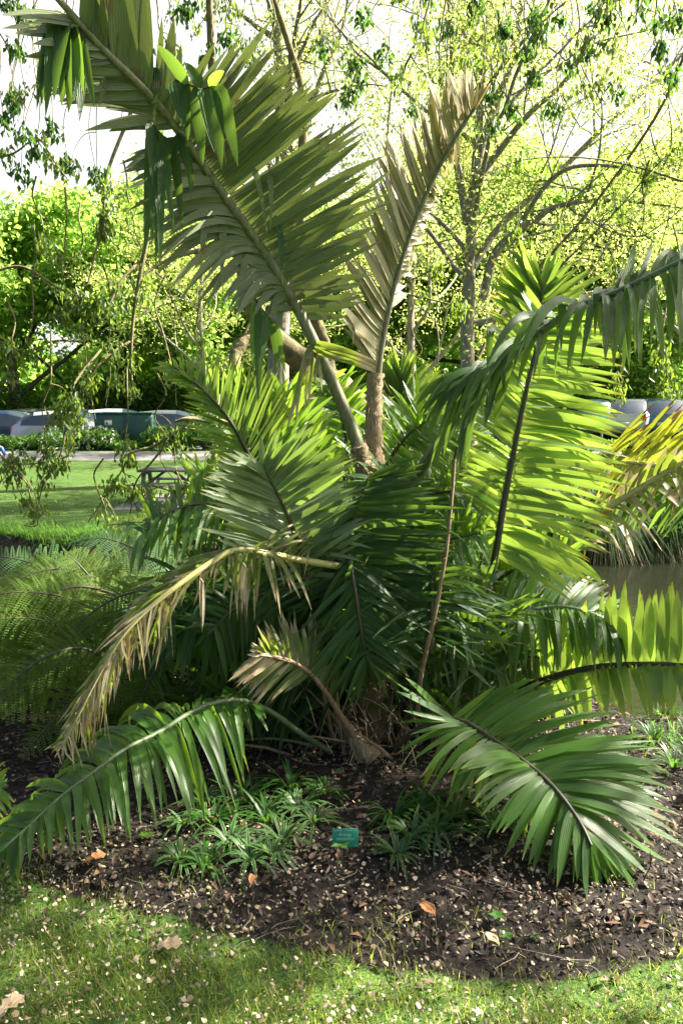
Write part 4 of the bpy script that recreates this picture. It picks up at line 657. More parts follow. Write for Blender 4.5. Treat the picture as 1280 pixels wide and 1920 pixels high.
def text(body, x, z, size, par, anchor='CENTER'):
    cu = bpy.data.curves.new('lettering', 'FONT'); cu.body = body; cu.size = size; cu.align_x = anchor; cu.extrude = .0003
    ob = bpy.data.objects.new('lettering', cu); C.objects.link(ob); dg = bpy.context.evaluated_depsgraph_get(); me = bpy.data.meshes.new_from_object(ob.evaluated_get(dg))
    C.objects.unlink(ob); bpy.data.objects.remove(ob); o2 = bpy.data.objects.new('lettering', me); C.objects.link(o2); me.materials.clear(); me.materials.append(tm)
    o2.parent = par; o2.location = (x, -.0016, z); o2.rotation_euler = (math.radians(90), 0, 0); return o2
text('Arenga', 0, .007, .0150, o); text('micrantha', 0, -.007, .0150, o); text('ARECACEAE', -W_*.46, H_*.38, .0050, o, 'LEFT'); text('BHUTAN, TIBET', W_*.46, H_*.38, .0050, o, 'RIGHT'); text('10482', W_*.46, -H_*.44, .0050, o, 'RIGHT')
def seedling(px, py, n, L, wd, label, name='seedling', m='shrub_leaf', zoff=.04):
    c = G(px, py, 0); c[2] = float(height(c[0], c[1])); e = empty(name, c, label, 'plant'); mb = MB(); a = np.linspace(0, 6.28, n, endpoint=False)+rng.uniform(0, 1); top = c+np.array([0, 0, zoff])
    mbs = MB(); tube(mbs, [c-np.array([0,0,.01]), c+np.array([.003, 0, zoff*.6]), top], [.0018, .0015, .001], 5); mbs.build('stem', M['stalk'], e)
    leaves(mb, np.broadcast_to(top, (n, 3)), np.stack([np.cos(a), np.sin(a), np.full(n, .15)], -1), np.broadcast_to(UP, (n, 3)), L, wd, rng.random(n), .12); mb.build('leaves', M[m], e)
seedling(640, 1645, 4, .042, .026, 'young plant with bright leaves in front of the green label', zoff=.068, m='palm_lime')
seedling(275, 1590, 6, .035, .024, 'tiny bright clover-like seedling on mulch at lower left', zoff=.02, m='palm_lime')
seedling(930, 1745, 5, .028, .018, 'small round-leaved seedling on the mulch near lower centre right', zoff=.03)
seedling(948, 1768, 4, .025, .016, 'low weed in the mulch below the round-leaved seedling', zoff=.01)
seedling(1000, 1768, 6, .022, .006, 'tuft of thin green weeds on mulch right of the seedling', zoff=.01)

# ------------------------------------------------------------------ trees
def branchlets(start, d, L, r, depth, out, tips, up=.15, wig=.25, kids=3, shrink=.62, sag=0.0, spread=.9):
    n = 6; p = [np.array(start)]; dd = unit(d); 
    for i in range(n):
        dd = unit(dd+rng.normal(size=3)*wig*.5+np.array([0, 0, up*.3-sag*i/n])); p.append(p[-1]+dd*L/n)
    out.append((np.array(p), np.linspace(r, r*.5, n+1)))
    if depth == 0: tips.extend(p[2:]); return
    for k in range(kids):
        i = n if k == 0 else rng.integers(2, n+1); nd = unit(dd*.8+rng.normal(size=3)*spread*(.4 if k == 0 else 1))
        branchlets(p[i], nd, L*shrink*rng.uniform(.75, 1.2), r*.55, depth-1, out, tips, up, wig, kids, shrink, sag, spread)
    if depth == 1: tips.extend(p[3:])
def crown_leaves(mb, tips, per, rad, L, W, tint=.5, tsp=.22, clump=None, up=.3, sag=0, fold=.2, mi=0):
    tips = np.array(tips); n = len(tips)*per; c = np.repeat(tips, per, 0); ct = np.repeat(rng.normal(size=len(tips))*.2, per)
    pos = c+rng.normal(size=(n, 3))*rad*np.array([1, 1, .6]); d = rdir(n); d[:, 2] -= sag
    sz = rng.uniform(.45, 1.45, n); leaves(mb, pos, d, rdir(n, up*3, .7), sz*L, sz*rng.uniform(.7, 1.2, n)*W, np.clip(tint+ct+rng.normal(size=n)*tsp, 0, 1), fold, mi)
def tree(loc, h, cr, label, leaf, bark='bark', trunk_r=.25, n_main=7, per=26, lrad=.35, ll=.16, lw=.09, depth=3, first=.3, name='tree', cat='tree', group=None, lean=(0, 0), tint=.5, kids=3, limbs=None, squash=1.0):
    loc = np.array([loc[0], loc[1], float(height(loc[0], loc[1]))]); e = empty(name, loc, label, cat, group); out = []; tips = []
    tp = [loc+np.array([lean[0]*t+math.sin(t*5+loc[0])*.12, lean[1]*t, h*.8*t-.2*(t == 0)]) for t in np.linspace(0, 1, 9)]
    out.append((np.array(tp), np.linspace(1, .25, 9)*trunk_r)); out[0][1][0] *= 1.35
    for i in range(n_main):
        t = first+(1-first)*(i+.5)/n_main; q = t*8; k = min(7, int(q)); st = tp[k]+(tp[k+1]-tp[k])*(q-k); a = i*2.4+rng.uniform(-.4, .4)
        el = rng.uniform(.1, .6)+t*.5; L = cr*.62*(1-.45*t)*squash
        branchlets(st, [math.cos(a), math.sin(a), el], L, trunk_r*(.45-.25*t), depth-1, out, tips, up=.2, kids=kids)
    branchlets(tp[-1], [0, 0, 1], h*.16, trunk_r*.22, depth-1, out, tips, kids=kids)
    if limbs:
        for lp, r0 in limbs:
            q, u = spline(lp, 24); r0 *= .72; out.append((q, np.linspace(r0, r0*.25, 24)))
            for j in range(5, 24, 2):
                branchlets(q[j], unit(unit(q[j]-q[j-1])*.6+rng.normal(size=3)*.7), cr*.26, r0*.28, 2, out, tips, kids=3)
    mb = MB()
    for p, r in out: tube(mb, p, r, 7 if r[0] > .05 else 4, .5, False)
    mb.build('trunk', M[bark], e, True); mb = MB(); crown_leaves(mb, tips, per, lrad, ll, lw, tint); mb.build('crown', M[leaf], e); return e

# left sunlit trees beyond the car park
Gt = 'leafy trees beyond the car park'
for x, y, h, cr, lab, lf, tr in [
 (-16.5, 41, 13.5, 9.5, 'leafy green tree at the far left edge beyond the parked cars', 'green_leaf', .38),
 (-12.0, 46, 14.0, 10, 'bright yellow-green tree second from the left beyond the cars', 'green_leaf', .4),
 (-7.5, 41, 12.0, 9, 'round-crowned bright green tree left of the giant frond', 'green_leaf', .34),
 (-3.0, 47, 14.5, 9, 'tall green tree seen behind the giant frond', 'green_leaf', .4),
 (2.0, 44, 14, 9, 'green tree standing behind the middle of the car park', 'green_leaf', .35),
 (7.5, 47, 17, 10, 'tall green tree beyond the cars right of centre', 'green_leaf', .4),
 (12.5, 43, 13, 10, 'dense green tree overhanging the cars at the right', 'green_leaf', .4),
 (18.0, 45, 15, 10, 'dense green tree at the far right edge beyond the cars', 'green_leaf', .4)]:
    h *= .74 if x < 4 else .85; tree((x, y), h, cr*.92, lab, lf, 'bark_dark', tr, 9, 60, .62, .30, .19, 3, .16, group=Gt, tint=rng.uniform(.35, .7))
# dark understorey behind the cars
def shrub(x, y, w_, h_, label, leaf='shrub_leaf', n=2600, L=.16, group=None, flowers=0, name='shrub', d_=None):
    z = float(height(x, y)); e = empty(name, (x, y, z), label, 'shrub', group); mb = MB(); d_ = d_ or w_*.6
    lob = [(rng.uniform(-.36, .36)*w_, rng.uniform(-.3, .3)*d_, rng.uniform(.35, .72)*h_, rng.uniform(.26, .42)) for i in range(7)]
    k = rng.integers(0, 7, n); lo = np.array(lob)[k]; v = rdir(n); r = rng.uniform(.6, 1.05, n)[:, None]
    pos = np.array([x, y, z])+lo[:, :3]+v*r*lo[:, 3:4]*np.array([w_, d_, h_*1.1]); pos[:, 2] = np.maximum(pos[:, 2], z+.03)
    leaves(mb, pos, unit(v+rdir(n)), v, rng.uniform(.6, 1.2, n)*L, rng.uniform(.4, .7, n)*L, np.clip(rng.normal(.5, .3, n), 0, 1), .2); mb.build('foliage', M[leaf], e)
    if flowers:
        fb = MB(); v = rdir(flowers); v[:, 1] = -np.abs(v[:, 1]); k = rng.integers(0, 7, flowers); lo = np.array(lob)[k]
        c = np.array([x, y, z])+lo[:, :3]+v*lo[:, 3:4]*np.array([w_, d_, h_*1.1])*1.05
        for i in range(4): leaves(fb, c, rdir(flowers, .3), v, .09, .06, rng.random(flowers), .1)
        fb.build('flowers', M['petal'], e)['kind'] = 'stuff'
    sb = MB()
    for i in range(7): tube(sb, [np.array([x+rng.uniform(-.2, .2)*w_, y, z-.05]), np.array([x+lob[i][0], y+lob[i][1], z+lob[i][2]])], [.03, .012], 5)
    sb.build('stems', M['bark_dark'], e)
for i, x in enumerate(np.arange(-22, 26, 4.4)):
    shrub(x+rng.uniform(-.5, .5), 41.0+rng.uniform(0, 1), 5.6, rng.uniform(2.3, 3.4), 'dark shady bush in the hedge behind the parked cars', 'hedge_leaf', 2600, .3, 'dark bushes behind the parked cars')
def far_wood():
    mb = MB(); n = 90000; a = rng.uniform(-.95, .95, n); r = rng.uniform(62, 74, n); x = np.sin(a)*r; y = np.cos(a)*r
    top = 9+3*np.sin(x*.13+1)+2.2*np.sin(x*.37)+1.0*np.sin(x*.9); pos = np.stack([x, y, top*rng.random(n)**.8], -1)
    leaves(mb, pos, rdir(n), rdir(n, .5), rng.uniform(.5, .9, n), rng.uniform(.35, .6, n), rng.random(n), .2)
    tag(mb.build('far_wood', M['green_leaf']), 'continuous distant leafy wood closing off the view', 'wood', kind='stuff')
far_wood()
# big pale-leaved trees on the far lawn
def L3(*a): return [P(*q) for q in a]
T1 = 18.0
big = tree((P(885, 640, T1)[0], T1), 13.5, 7.2, 'tall grey-trunked tree with sparse pale spring leaves right of centre', 'spring_leaf', 'bark', .20, 8, 9, .26, .085, .05, 3, .3, limbs=[
 (L3((905,560,18),(930,470,17.9),(1000,415,17.7),(1040,388,17.6),(1120,375,17.3),(1200,380,17)), .16),
 (L3((885,500,18),(940,420,18.2),(1040,330,18.4),(1130,240,18.5),(1230,150,18.6),(1290,90,18.7)), .13),
 (L3((880,400,18),(900,280,18),(935,180,18),(965,100,18),(975,0,18),(980,-100,18)), .15),
 (L3((875,420,18),(850,260,18.1),(848,130,18.2),(840,0,18.3),(830,-120,18.3)), .13),
 (L3((880,350,18),(930,290,17.8),(985,220,17.5),(1060,150,17.3),(1110,60,17.2),(1150,-40,17)), .12),
 (L3((880,480,18),(840,430,18.2),(790,390,18.5),(740,370,18.7)), .09),
 (L3((960,440,17.7),(1040,330,17),(1130,310,16.6),(1220,330,16.2),(1300,345,16)), .08)])
big2 = tree((P(525, 740, 20)[0], 20), 15, 4.6, 'grey-trunked tree behind the giant frond stalk, its thin branches reaching into the sky', 'spring_leaf', 'bark', .33, 6, 5, .25, .085, .05, 3, .42, limbs=[
 (L3((528,620,20),(535,400,20),(545,200,20),(525,100,20),(500,0,20)), .16),
 (L3((530,500,20),(560,300,20),(600,150,20),(640,60,20),(660,-60,20)), .13)])
tree((9.8, 20.5), 9, 6, 'pale-leaved spreading tree at the right edge of the far lawn', 'spring_leaf', 'bark', .2, 9, 14, .30, .10, .06, 3, .25)
tree((2.4, 25.5+1.6), 11, 6.5, 'mid-sized yellow-green tree beside the path behind the tall frond', 'spring_leaf', 'bark', .2, 9, 26, .32, .11, .07, 3, .2)
tree((-4.6, 30.0-2.6), 8.5, 5.5, 'small bright tree by the path left of the giant frond', 'spring_leaf', 'bark', .16, 8, 24, .3, .11, .07, 3, .25)

# overhanging tree whose drooping twigs frame the view
ash = empty('overhanging_tree', G(800, 1290, 0)*np.array([1,0,0])+np.array([0, 6.3, -1.1]), 'mossy-limbed tree behind the palm whose drooping twigs hang over the whole view', 'tree')
out = []; tw = []
def limb(pts, r0, r1): q, u = spline([P(*p) for p in pts], 30); out.append((q, np.linspace(r0, r1, 30))); return q
limb([(830,1180,6.2),(800,1000,6.1),(760,880,6.0),(690,790,5.9),(640,735,5.8),(590,695,5.7),(540,655,5.6),(500,620,5.5),(465,560,5.4),(455,480,5.3),(430,330,5.2),(400,150,5.1),(390,-60,5.0)], .15, .016)
limb([(500,622,5.5),(460,640,5.4),(442,665,5.35),(440,690,5.3)], .05, .035)
limb([(620,715,5.75),(608,650,5.7),(592,600,5.65),(580,520,5.6),(560,380,5.5),(570,200,5.4),(540,80,5.3),(500,-40,5.2)], .055, .014)
limb([(800,1000,6.1),(840,850,6.4),(930,600,6.8),(1100,400,6.8),(1250,180,6.6),(1330,-60,6.4)], .02, .012)
T_ = [  # twigs with leaf clusters: (points, base radius, clusters per metre, where clusters start)
 ([(278,440,5.0),(262,520,5.0),(250,600,5.0),(246,680,5.0),(250,740,5.0)], .016, 4),
 ([(455,480,5.3),(380,470,5.2),(310,490,5.1),(262,520,5.0)], .02, 3),
 ([(262,490,5.0),(225,530,4.9),(190,600,4.8),(150,620,4.8)], .012, 7),
 ([(640,735,5.8),(540,760,5.4),(440,790,5.2),(358,785,5.0),(330,790,5.0)], .03, 0),
 ([(355,785,5.0),(345,800,5.0),(330,810,5.0),(290,835,4.95),(245,850,4.9),(230,880,4.9),(205,920,4.9),(165,980,4.85)], .012, 7),
 ([(330,810,5.0),(290,860,5.0),(255,905,5.0),(245,960,5.0),(235,1000,5.0)], .010, 8),
 ([(440,900,5.1),(400,870,5.1),(370,900,5.0),(330,920,5.0),(290,915,5.0),(255,945,5.0)], .012, 7),
 ([(410,740,5.2),(405,800,5.1),(402,860,5.1),(395,900,5.1)], .014, 4),
 ([(245,640,5.0),(220,655,4.9),(180,690,4.8),(150,740,4.8),(110,770,4.8),(60,830,4.7),(0,890,4.7)], .010, 7),
 ([(190,655,4.9),(140,720,4.7),(125,790,4.7),(115,850,4.7),(85,900,4.7),(72,950,4.7),(70,985,4.7),(45,985,4.7)], .009, 6),
 ([(0,850,4.6),(25,880,4.6),(50,905,4.6),(55,935,4.6),(35,955,4.6)], .007, 6),
 ([(140,830,4.7),(120,858,4.7),(60,870,4.7),(0,870,4.7)], .006, 7),
 ([(-60,300,4.6),(20,290,4.6),(70,260,4.6),(100,300,4.6),(130,340,4.6)], .009, 5),
 ([(250,200,5.0),(200,330,4.9),(195,420,4.9),(180,470,4.9),(160,540,4.9),(110,590,4.9)], .012, 6),
 ([(-40,520,4.9),(40,500,4.9),(110,540,4.9),(170,560,4.9),(240,560,5.0)], .010, 6),
 ([(160,640,4.9),(100,640,4.8),(50,660,4.8),(0,640,4.8)], .008, 7),
 ([(420,960,5.3),(360,950,5.2),(300,960,5.1),(255,1000,5.1),(225,1010,5.0)], .008, 5),
 ([(1280,340,5.4),(1180,310,5.4),(1080,295,5.4),(980,300,5.4),(900,330,5.4)], .008, 2),
 ([(1000,560,6.0),(1060,490,5.8),(1150,400,5.6),(1240,300,5.4),(1320,240,5.3)], .010, 4),
 ([(735,545,5.6),(800,560,5.5),(860,575,5.4),(900,590,5.4)], .008, 5),
 ([(700,560,5.9),(780,520,5.8),(860,480,5.7),(910,400,5.6),(960,300,5.5)], .009, 2),
 ([(1160,560,5.5),(1170,640,5.4),(1155,720,5.4),(1150,740,5.4)], .008, 5),
 ([(1250,560,5.4),(1240,650,5.3),(1255,730,5.3)], .006, 5)]
for pts, r0, dn in T_:
    q = limb(pts, r0, r0*.3); L = np.linalg.norm(np.diff(q, axis=0), axis=1).sum(); k = int(L*dn*.85+.5)
    for i in range(k): tw.append(q[rng.integers(6, 30)])
def hang(x, y0, y1, d, dn=5, sway=None):
    n = 6; sway = sway if sway is not None else rng.normal()*30; pts = [(x+sway*t*t+rng.normal()*7, y0+(y1-y0)*t, d+rng.normal()*.03) for t in np.linspace(0, 1, n)]
    q = limb(pts, .006, .002); L = np.linalg.norm(np.diff(q, axis=0), axis=1).sum()
    for i in range(max(1, int(L*dn*.35))): tw.append(q[rng.integers(12, 30)]+rng.normal(size=3)*.015)
    if rng.random() < .8:     # a side twig curving off
        j = rng.integers(10, 26); p0 = q[j]; dv = unit(np.array([rng.choice([-1, 1])*1., rng.normal()*.4, -.4])); pp = np.array([p0, p0+dv*.07, p0+dv*.13+[0,0,-.06], p0+dv*.16+[0,0,-.15]]); qq, _ = spline(pp, 10); out.append((qq, np.linspace(.0028, .0015, 10))); tw.append(qq[-1])
for x in np.arange(590, 1290, 48): hang(x+rng.normal()*12, -60, rng.choice([60, 120, 190, 260, 330])*rng.uniform(.6, 1.15), rng.uniform(4.2, 6.5), 4.5)
for x in np.arange(-10, 330, 50): hang(x+rng.normal()*12, -60, rng.uniform(60, 340), rng.uniform(4.0, 5.5), 5)
for x in np.arange(330, 600, 45): hang(x+rng.normal()*12, -60, rng.uniform(30, 170), rng.uniform(4.6, 6.2), 5)
for x, y0, y1, d in [(120,350,620,4.9),(60,420,700,4.8),(200,480,760,5.0),(20,560,760,4.8),(300,520,760,5.0),(160,560,790,4.9),(90,620,860,4.7),(235,690,930,4.9),(300,700,900,5.0),(330,820,980,5.0),(370,560,720,5.2),(150,380,520,5.0),(1210,300,520,5.4),(1150,420,560,5.5),(1050,330,520,5.8),(980,380,520,6),(820,600,760,6),(780,560,720,6),(1270,420,640,5.2),(1090,520,620,5.6),(20,850,960,4.6),(70,330,520,4.8),(240,300,470,5),(180,860,1000,4.8),(280,900,1010,5)]: hang(x, y0, y1, d, 6)
silhouette_cl = []
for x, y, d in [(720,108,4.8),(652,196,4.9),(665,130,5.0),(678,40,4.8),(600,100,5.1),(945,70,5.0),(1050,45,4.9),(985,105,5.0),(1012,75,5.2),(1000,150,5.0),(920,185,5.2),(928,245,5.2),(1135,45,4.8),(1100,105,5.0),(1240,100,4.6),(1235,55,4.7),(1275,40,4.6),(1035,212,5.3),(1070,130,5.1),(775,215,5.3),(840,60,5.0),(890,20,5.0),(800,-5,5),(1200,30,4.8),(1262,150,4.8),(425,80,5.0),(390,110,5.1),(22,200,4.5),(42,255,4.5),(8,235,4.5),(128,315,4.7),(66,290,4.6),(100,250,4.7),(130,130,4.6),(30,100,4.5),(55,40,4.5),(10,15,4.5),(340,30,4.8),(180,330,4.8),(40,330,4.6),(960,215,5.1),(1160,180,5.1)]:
    q = limb([(x+rng.normal()*45, -70, d+.1), (x+rng.normal()*18, y*.4-20, d+.05), (x+rng.normal()*8, y*.75-15, d), (x, y-10, d)], .004, .0018); silhouette_cl.append(q[-1])
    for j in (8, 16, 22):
        if rng.random() < .12: silhouette_cl.append(q[j]+rng.normal(size=3)*.01)
# unseen leaf clusters added to this tree overhead, placed to shade the bed
shade = []; keep_rng = rng; rng = np.random.default_rng(3)
for bx, by, bz, n_ in [(4.9,4.4,5.0,4),(4.7,3.5,5.0,4),(3.6,3.3,4.9,3),(5.3,5.5,5.2,3)]:
    o0 = P(1220,-120,6.0) if bx > 1.5 else P(390,-60,5.0); q, _ = spline([o0, (o0+np.array([bx,by,bz]))/2+[0,0,.3], [bx,by,bz]], 12); out.append((q, np.linspace(.03, .015, 12)))
    for j in range(n_): branchlets([bx,by,bz], rdir(1, .1)[0], .85, .012, 1, out, shade, kids=4)
rng = keep_rng
mb = MB()
for q, r in out: tube(mb, q, r, 10 if r[0] > .03 else 4, rng.random(), False, rough=.06 if r[0] > .03 else 0)
mb.build('trunk', M['bark_moss'], ash, True)
mb = MB(); tw = np.array(tw); per = 40; n = len(tw)*per; c = np.repeat(tw, per, 0); a = rng.uniform(0, 6.28, n); sp_ = rng.uniform(.1, .9, n)
d = np.stack([np.cos(a)*sp_, np.sin(a)*sp_, -rng.uniform(.5, 1.5, n)], -1); ct = np.repeat(np.clip(rng.normal(.5, .3, len(tw)), 0, 1), per)
leaves(mb, c+rng.normal(size=(n, 3))*np.array([.032, .032, .034]), d, rdir(n), rng.uniform(.028, .06, n), rng.uniform(.014, .024, n), np.clip(ct+rng.normal(size=n)*.1, 0, 1), .25)
dc = np.repeat(np.array(silhouette_cl), 44, 0); n = len(dc); a = rng.uniform(0, 6.28, n); s_ = rng.uniform(.1, .8, n); dd_ = np.stack([np.cos(a)*s_, np.sin(a)*s_, -rng.uniform(.4, 1.3, n)], -1)
leaves(mb, dc+rng.normal(size=(n, 3))*.028, dd_, rdir(n), rng.uniform(.03, .065, n), rng.uniform(.016, .026, n), rng.random(n)*.25, .25, mi=1)  # silhouette against the bright sky put into a darker leaf colour
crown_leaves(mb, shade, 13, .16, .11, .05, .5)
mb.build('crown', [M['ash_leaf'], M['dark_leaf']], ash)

# ------------------------------------------------------------------ far bank plants
def tussock(x, y, label, n=2600, L=1.1, m='sedge', group='weeping sedge tussocks on the far bank', h0=.5):
    z = float(height(x, y)); c = np.array([x, y, z]); e = empty('sedge_tussock', c, label, 'grass tussock', group); mb = MB(); a = rng.uniform(0, 6.28, n)
    d = np.stack([np.cos(a), np.sin(a), rng.uniform(.8, 3.2, n)], -1); p = c+np.stack([np.cos(a)*.14, np.sin(a)*.14, rng.uniform(0, h0, n)], -1)
    blades(mb, p, d, rng.uniform(.5, 1.1, n)*L, .012, rng.uniform(.8, 1.5, n), rng.random(n), 5)
    k = rng.random(n) < .12; k = np.where(k)[0]; blades(mb, p[k]-[0,0,.25], d[k]*[1,1,.3], L*.7, .01, 1.3, rng.random(len(k)), 5, mi=1)
    mb.build('blades', [M[m], M['straw']], e)
for px, y, lab in [(1130,12.7,'weeping sedge tussock at the water right of the backlit frond'),(1235,12.9,'grey-green sedge tussock on the far bank at the right edge'),(1040,13.3,'sedge tussock behind the backlit frond on the far bank'),(1330,13.0,'sedge tussock just past the right edge of the view'),(1180,14.2,'rear sedge tussock between the two at the water')]:
    tussock(P(px, 900, y)[0], y, lab)
for px, y, w_, h_, lab, lf in [(1255,12.4,.9,.5,'low dark leafy weed under the sedge at the right edge','dark_leaf'),(1150,15.5,1.8,1.1,'dark green bush behind the sedge tussocks','shrub_leaf'),(1270,16,2.2,1.2,'leafy bush at the right edge behind the sedge','shrub_leaf'),(960,15,1.8,1.0,'bush on the far bank behind the backlit frond','shrub_leaf'),(700,16,2.2,1.4,'bush on the far bank behind the palm crown','shrub_leaf'),(830,14.4,1.8,1.2,'bush by the water behind the fibrous stalk','shrub_leaf')]:
    shrub(P(px, 900, y)[0], y, w_, h_, lab, lf, 2600, .09)
# near bank reeds, right
for i, (px, py) in enumerate([(1275,1425)]):
    c = G(px, py, -.05); c[2] = float(height(c[0], c[1])); e = empty('reed_clump', c, 'thin green reeds at the near water edge on the right', 'reeds', 'reeds on the near bank'); mb = MB(); n = 160
    blades(mb, c+rng.normal(size=(n, 3))*[.14, .1, 0], rdir(n, 2.2, .6), rng.uniform(.08, .2, n), .005, rng.uniform(.1, .6, n), rng.random(n), 3); mb.build('blades', M['bank_grass'], e)

# ------------------------------------------------------------------ beyond the path: shrubs, cabinet, cars
yh = 27.0
for px, w_, h_, lab, fl in [(-10,2.4,.5,'ivy-green shrub at the left edge behind the path',0),(70,2.4,.5,'leafy shrub left of the white-flowered bush',12),(165,2.2,.75,'white-flowered bush left of the green cabinet',150),(235,1.9,.25,'low ivy shrub at the foot of the green cabinet',0),(320,1.6,.75,'leafy shrub right of the green cabinet',0),(400,2.2,1.3,'shrub behind the hanging twigs right of the cabinet',0),(560,2.6,1.1,'shrub glimpsed left of the giant frond stalk',0),(860,2.6,.8,'low shrub behind the arching right frond',0),(1080,2.4,.3,'low shrub by the path behind the lime frond',0),(1190,2.4,.25,'low shrub at the right beside the parked cars',0)]:
    shrub(P(px, 800, yh)[0], yh-.2, w_, h_, lab, 'shrub_leaf', 3200, .11, 'shrubs along the back of the path', fl)
cx = P(236, 800, 27.4)[0]; zc = float(height(cx, 27.4)); gm = solid('cabinet_green', (.018,.07,.05), (.022,.08,.058), 4, .45)
cab = empty('utility_cabinet', (cx, 27.4, zc), 'dark green metal utility cabinet behind the path', 'cabinet')
mb = MB(); mb.box((cx, 27.4, zc+.6), (1.95, .6, 1.2)); o = mb.build('body', gm, cab); o.modifiers.new('b', 'BEVEL').width = .02
mb = MB(); mb.box((cx, 27.4, zc+1.225), (2.03, .68, .05)); o = mb.build('lid', gm, cab); o.modifiers.new('b', 'BEVEL').width = .015
for s in (-1, 1):
    mb = MB(); mb.box((cx+s*.48, 27.09, zc+.6), (.92, .02, 1.08)); d_ = mb.build('door', gm, cab); d_.modifiers.new('b', 'BEVEL').width = .006
    mb = MB(); mb.box((cx+s*.08, 27.07, zc+.62), (.025, .03, .14)); mb.build('handle', solid('handle_metal', (.1,.1,.1), (.14,.14,.14), 5, .4), d_)
sx_ = P(202, 792, 27)[0]; sz = P(202, 792, 27.07)[2]; stk = MB(); stk.box((sx_, 27.074, sz), (.25, .008, .20)); st = stk.build('warning_sticker', solid('sticker_white', (.75,.75,.74), (.8,.8,.79), 8, .5), cab)
mb = MB(); mb.box((sx_, 27.068, sz+.085), (.25, .005, .03)); mb.build('red_band', solid('sticker_red', (.6,.05,.03), (.65,.06,.04), 8, .5), st)
mb = MB(); mb.add(np.array([[sx_-.075, 27.067, sz-.055], [sx_+.0, 27.067, sz-.055], [sx_-.0375, 27.067, sz+.03]]), [[0,1,2]]); mb.build('triangle_mark', solid('sticker_black', (.03,.03,.03), None, 5, .6), st)

glass = solid('car_glass', (.02,.03,.04), (.03,.045,.06), 2, .06, spec=.8); tyre = solid('tyre_rubber', (.02,.02,.02), None, 10, .8); rimm = solid('alloy_rim', (.45,.45,.46), None, 5, .3, .9)
lampw = solid('headlight_glass', (.7,.72,.75), (.8,.8,.8), 5, .1); lampr = solid('taillight_red', (.5,.01,.01), (.6,.02,.02), 5, .2); trim = solid('car_trim', (.03,.03,.03), None, 5, .6); platem = solid('number_plate', (.7,.7,.68), None, 5, .5)
def car(x, y, rz, col, label, hatch=True, hs=1.0, group='cars parked in the car park'):
    z = float(height(x, y))+.012; e = empty('parked_car', (x, y, z), label, 'car', group, rz)
    paint = solid('car_paint', col, tuple(c*.92 for c in col), 1, .25, .35, coat=1.0)
    St = [(-2.15,.45,.70,.70,.70),(-2.05,.30,.92,.96,.76),(-1.75,.22,.95,1.22,.84) if hatch else (-1.75,.22,.95,.99,.84),(-1.30,.2,.95,1.42,.86) if hatch else (-1.2,.2,.95,1.36,.86),(-.6,.2,.94,1.48,.87),(.1,.2,.92,1.47,.87),(.55,.2,.90,1.36,.87),(1.15,.2,.88,.93,.87),(1.7,.22,.80,.84,.84),(2.05,.3,.66,.70,.76),(2.15,.45,.55,.56,.66)]
    rows = []
    for xx, zb, zl, zr, hw in St:
        cab_ = zr-zl > .1; rw = hw*(.80 if cab_ else .93); zr = zl+(zr-zl)*hs if cab_ else zr
        half = [(hw*.8, zb), (hw*.97, zb+.08), (hw, (zb+zl)/2), (hw*.97, zl), (rw, zr-.11 if cab_ else zr-.005), (rw*.84, zr+.012)]
        rows.append([(xx, -a, b) for a, b in half]+[(xx, a, b) for a, b in half[::-1]])
    v = np.array(rows); ns, nr = v.shape[:2]; V = v.reshape(-1, 3); body = []; side = {3: [], 7: []}; ws = []; rw_ = []
    for i in range(ns-1):
        for j in range(nr-1):
            q = [i*nr+j, i*nr+j+1, (i+1)*nr+j+1, (i+1)*nr+j]; h1 = St[i][3]-St[i][2] > .1; h2 = St[i+1][3]-St[i+1][2] > .1
            if j in (3, 7) and h1 and h2: side[j].append(q)
            elif j in (4, 5, 6) and (h1 != h2) and h1: ws.append(q)
            elif j in (4, 5, 6) and (h1 != h2) and h2: rw_.append(q)
            elif j in (4, 5, 6) and h1 and h2 and hatch and i == 2: rw_.append(q)
            elif j in (4, 5, 6) and h1 and h2 and i == 5: ws.append(q)
            else: body.append(q)
        body.append([i*nr+nr-1, i*nr, (i+1)*nr, (i+1)*nr+nr-1])
    mb = MB(); mb.add(V, np.array(body)); mb.add(V[:nr], np.arange(nr)[None, ::-1]); mb.add(V[-nr:], np.arange(nr)[None])
    b = mb.build('body', paint, None, True); b.parent = e
    def part(nm, mbb, mt, par=None, smooth=False): o = mbb.build(nm, mt, None, smooth); o.parent = par or e; return o
    for nm, fs in (('side_window', side[3]), ('side_window', side[7]), ('windscreen', ws), ('rear_window', rw_)):
        if fs: m_ = MB(); m_.add(V, np.array(fs)); part(nm, m_, glass, smooth=True)
    for wx in (-1.32, 1.35):
        for s in (-1, 1):
            m_ = MB(); tube(m_, [(wx, s*.66, .31), (wx, s*.885, .31)], .315, 20); t_ = part('wheel', m_, tyre); m_ = MB(); tube(m_, [(wx, s*.80, .31), (wx, s*.895, .31)], .2, 12); part('rim', m_, rimm, t_)
    for s in (-1, 1):
        m_ = MB(); m_.box((2.06, s*.56, .60), (.16, .28, .13), s*-.3); part('headlight', m_, lampw)
        m_ = MB(); m_.box((-2.06, s*.62, .80), (.12, .2, .22), s*.25); part('taillight', m_, lampr)
        m_ = MB(); m_.box((.75, s*.97, .95), (.12, .18, .11)); part('wing_mirror', m_, paint)
    m_ = MB(); m_.box((-2.17, 0, .62), (.03, .5, .12)); part('number_plate', m_, platem); m_ = MB(); m_.box((2.15, 0, .42), (.06, 1.1, .14)); part('grille', m_, trim)
    m_ = MB(); m_.box((0, 0, .2), (3.4, 1.4, .1)); part('underside', m_, trim)
silver, blue, navy, white, grey, red, teal = (.45,.47,.50), (.03,.11,.28), (.02,.04,.10), (.7,.71,.72), (.14,.15,.17), (.3,.02,.02), (.10,.2,.25)
